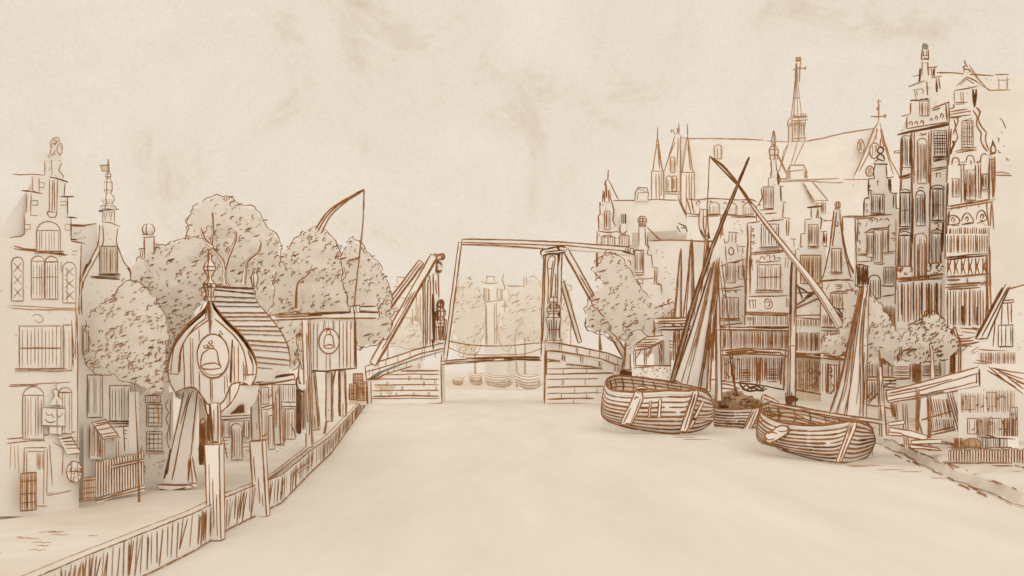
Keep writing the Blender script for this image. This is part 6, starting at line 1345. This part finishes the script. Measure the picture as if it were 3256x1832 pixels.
g = G(q); g.poly('705,705 730,695 880,700 1100,690 1100,880 890,860 840,820 700,725', depth=.6, off=60); g.line('705,710 800,790 890,855|700,730 850,820|720,715 820,735 895,745|740,725 890,775|760,740 895,800|800,760 890,830|850,790 895,805|640,675 720,690|625,690 700,695', 6, MD, 60.4)
one(g, 'awning', 'sagging cloth awning over the plank hut at the right edge', 'awning')
Q = Pl('R6', 780, 46, 0)
h = house('gabled_hut', 'timber hut with steep rafter and plank wall, cut by the right edge', 'hut', Q, '700,620 710,560 830,300 1100,200 1100,710 700,700',
   [(6, MD, '830,300 1000,250|800,355 895,345|810,370 895,358|800,370 780,600|830,365 820,610|860,360 865,480|880,360 880,470|700,615 895,630|700,640 895,645'), (8, DK, '855,270 700,550|830,280 685,560|740,550 690,555'), (5, MD, '810,500 870,490|812,530 870,525|815,560 885,560|~820,510 840,505 850,520|~830,540 850,535 860,550')],
   [(808, 485, 885, 600, 4, 'd')], None, depth=3)
def f(g): g.rect(702, 625, 1100, 700, depth=.15, off=3); g.hatch(705, 630, 900, 695, 22, 5, MD, 3.3)
part(h, Q, 'balustrade', f)
def f(g): g.poly('845,262 865,275 740,560 685,562 690,548', depth=.3, off=6); g.line('845,262 690,550|865,275 740,560|855,280 715,548|685,560 740,555', 6.5, DK, 6.3)
part(h, Q, 'rafter', f)
q = Pl('R6', 575, 54, 0); r = thing('sentry_box', 'narrow box with a pointed conical roof between dark tree and gabled hut', 'hut')
g = G(q); g.rect(545, 600, 615, 900, depth=1); g.line('550,600 548,780|575,600 572,760|605,600 605,740|560,610 558,770|595,600 592,750', 7, MD); g.hatch(545, 600, 575, 770, 4, 6, DK); g.build('box', r)
g = G(q); g.lathe(q(580, 598, -9), [(22, -2), (38, 0), (36, 6), (22, 34), (8, 52), (2, 62)], q.k, w=5, seg=10); g.line('540,575 650,570|535,590 640,600|545,600 690,575|560,560 630,560|~640,500 680,510 690,530', 7, MD, 30); g.build('roof', r)
q = Pl('R6', 640, 56, 0); g = G(q); g.rect(600, 560, 720, 900, depth=1); g.line('600,500 680,505 700,520|610,520 690,530|620,560 690,545|640,590 695,580|660,630 700,600|665,640 700,625|600,640 640,600', 6, MD); one(g, 'slatted_fence', 'loosely slatted fence between the pointed box and the gabled hut', 'fence')
# thin post and rails behind the foremost barge
pp = thing('mooring_post', 'thin leaning post standing in the water at the boom end of the foremost barge', 'post'); pole(pp, 'post', [(2810, 1408, 52), (2803, 1290, 52), (2797, 1168, 52)], (16, 10), 5.5, MD, PAPER, 1)
q = Pl('R6', 100, 58, 0); r = thing('plank_gate', 'cross-braced plank gate between furled sail and thin mooring post', 'gate')
g = G(q); g.rect(75, 765, 240, 925, depth=.2); g.line('55,768 160,765 260,768|60,780 240,785|80,915 160,925 235,940|90,905 150,860 200,800|100,915 180,830 230,790|85,900 130,840|75,790 80,980|60,790 62,990', 6.5, MD); g.hatch(80, 790, 150, 890, 8, 5, MD); g.hhatch(190, 780, 255, 860, 5, 7, DK); g.build('boards', r)
q = Pl('R6', 470, 39.5, 0); r = thing('timber_pile', 'stacked squared timbers lying on the right bank under the gantry', 'timber')
for i, st in enumerate(('210,1015 300,1000 300,1020 215,1030', '215,1040 330,1055 420,1085 420,1110 215,1062', '330,1110 500,1100 500,1125 340,1130', '320,1130 480,1150 500,1165 330,1150', '205,1065 280,1070 280,1085 210,1080')):
    g = G(q); g.poly(st, depth=.7, off=i * 2); p = pts(st)[0]; g.stroke([q(x, y, i * 2 + .3) for x, y in p + p[:1]], 5.5, MD, q.n, q.k); g.build('timber', r)

# ------------------------------------------------------------ put every thing's origin at its base
kids = {}
for o in bpy.data.objects:
    if o.parent is not None: kids.setdefault(o.parent.name, []).append(o)
for r in [o for o in bpy.data.objects if o.type == 'EMPTY']:
    ms = []; st = list(kids.get(r.name, []))
    while st:
        o = st.pop(); ms.append(o); st += kids.get(o.name, [])
    lo = [1e9] * 3; hi = [-1e9] * 3
    for o in ms:
        w_ = WL_[o.name]
        for v in o.data.vertices:
            for i in range(3):
                q = v.co[i] + w_[i]; lo[i] = min(lo[i], q); hi[i] = max(hi[i], q)
    WL_[r.name] = Vector(((lo[0] + hi[0]) / 2, (lo[1] + hi[1]) / 2, lo[2])); r.location = WL_[r.name]
for o in bpy.data.objects:
    if o.parent is not None: o.location = WL_[o.name] - WL_[o.parent.name]
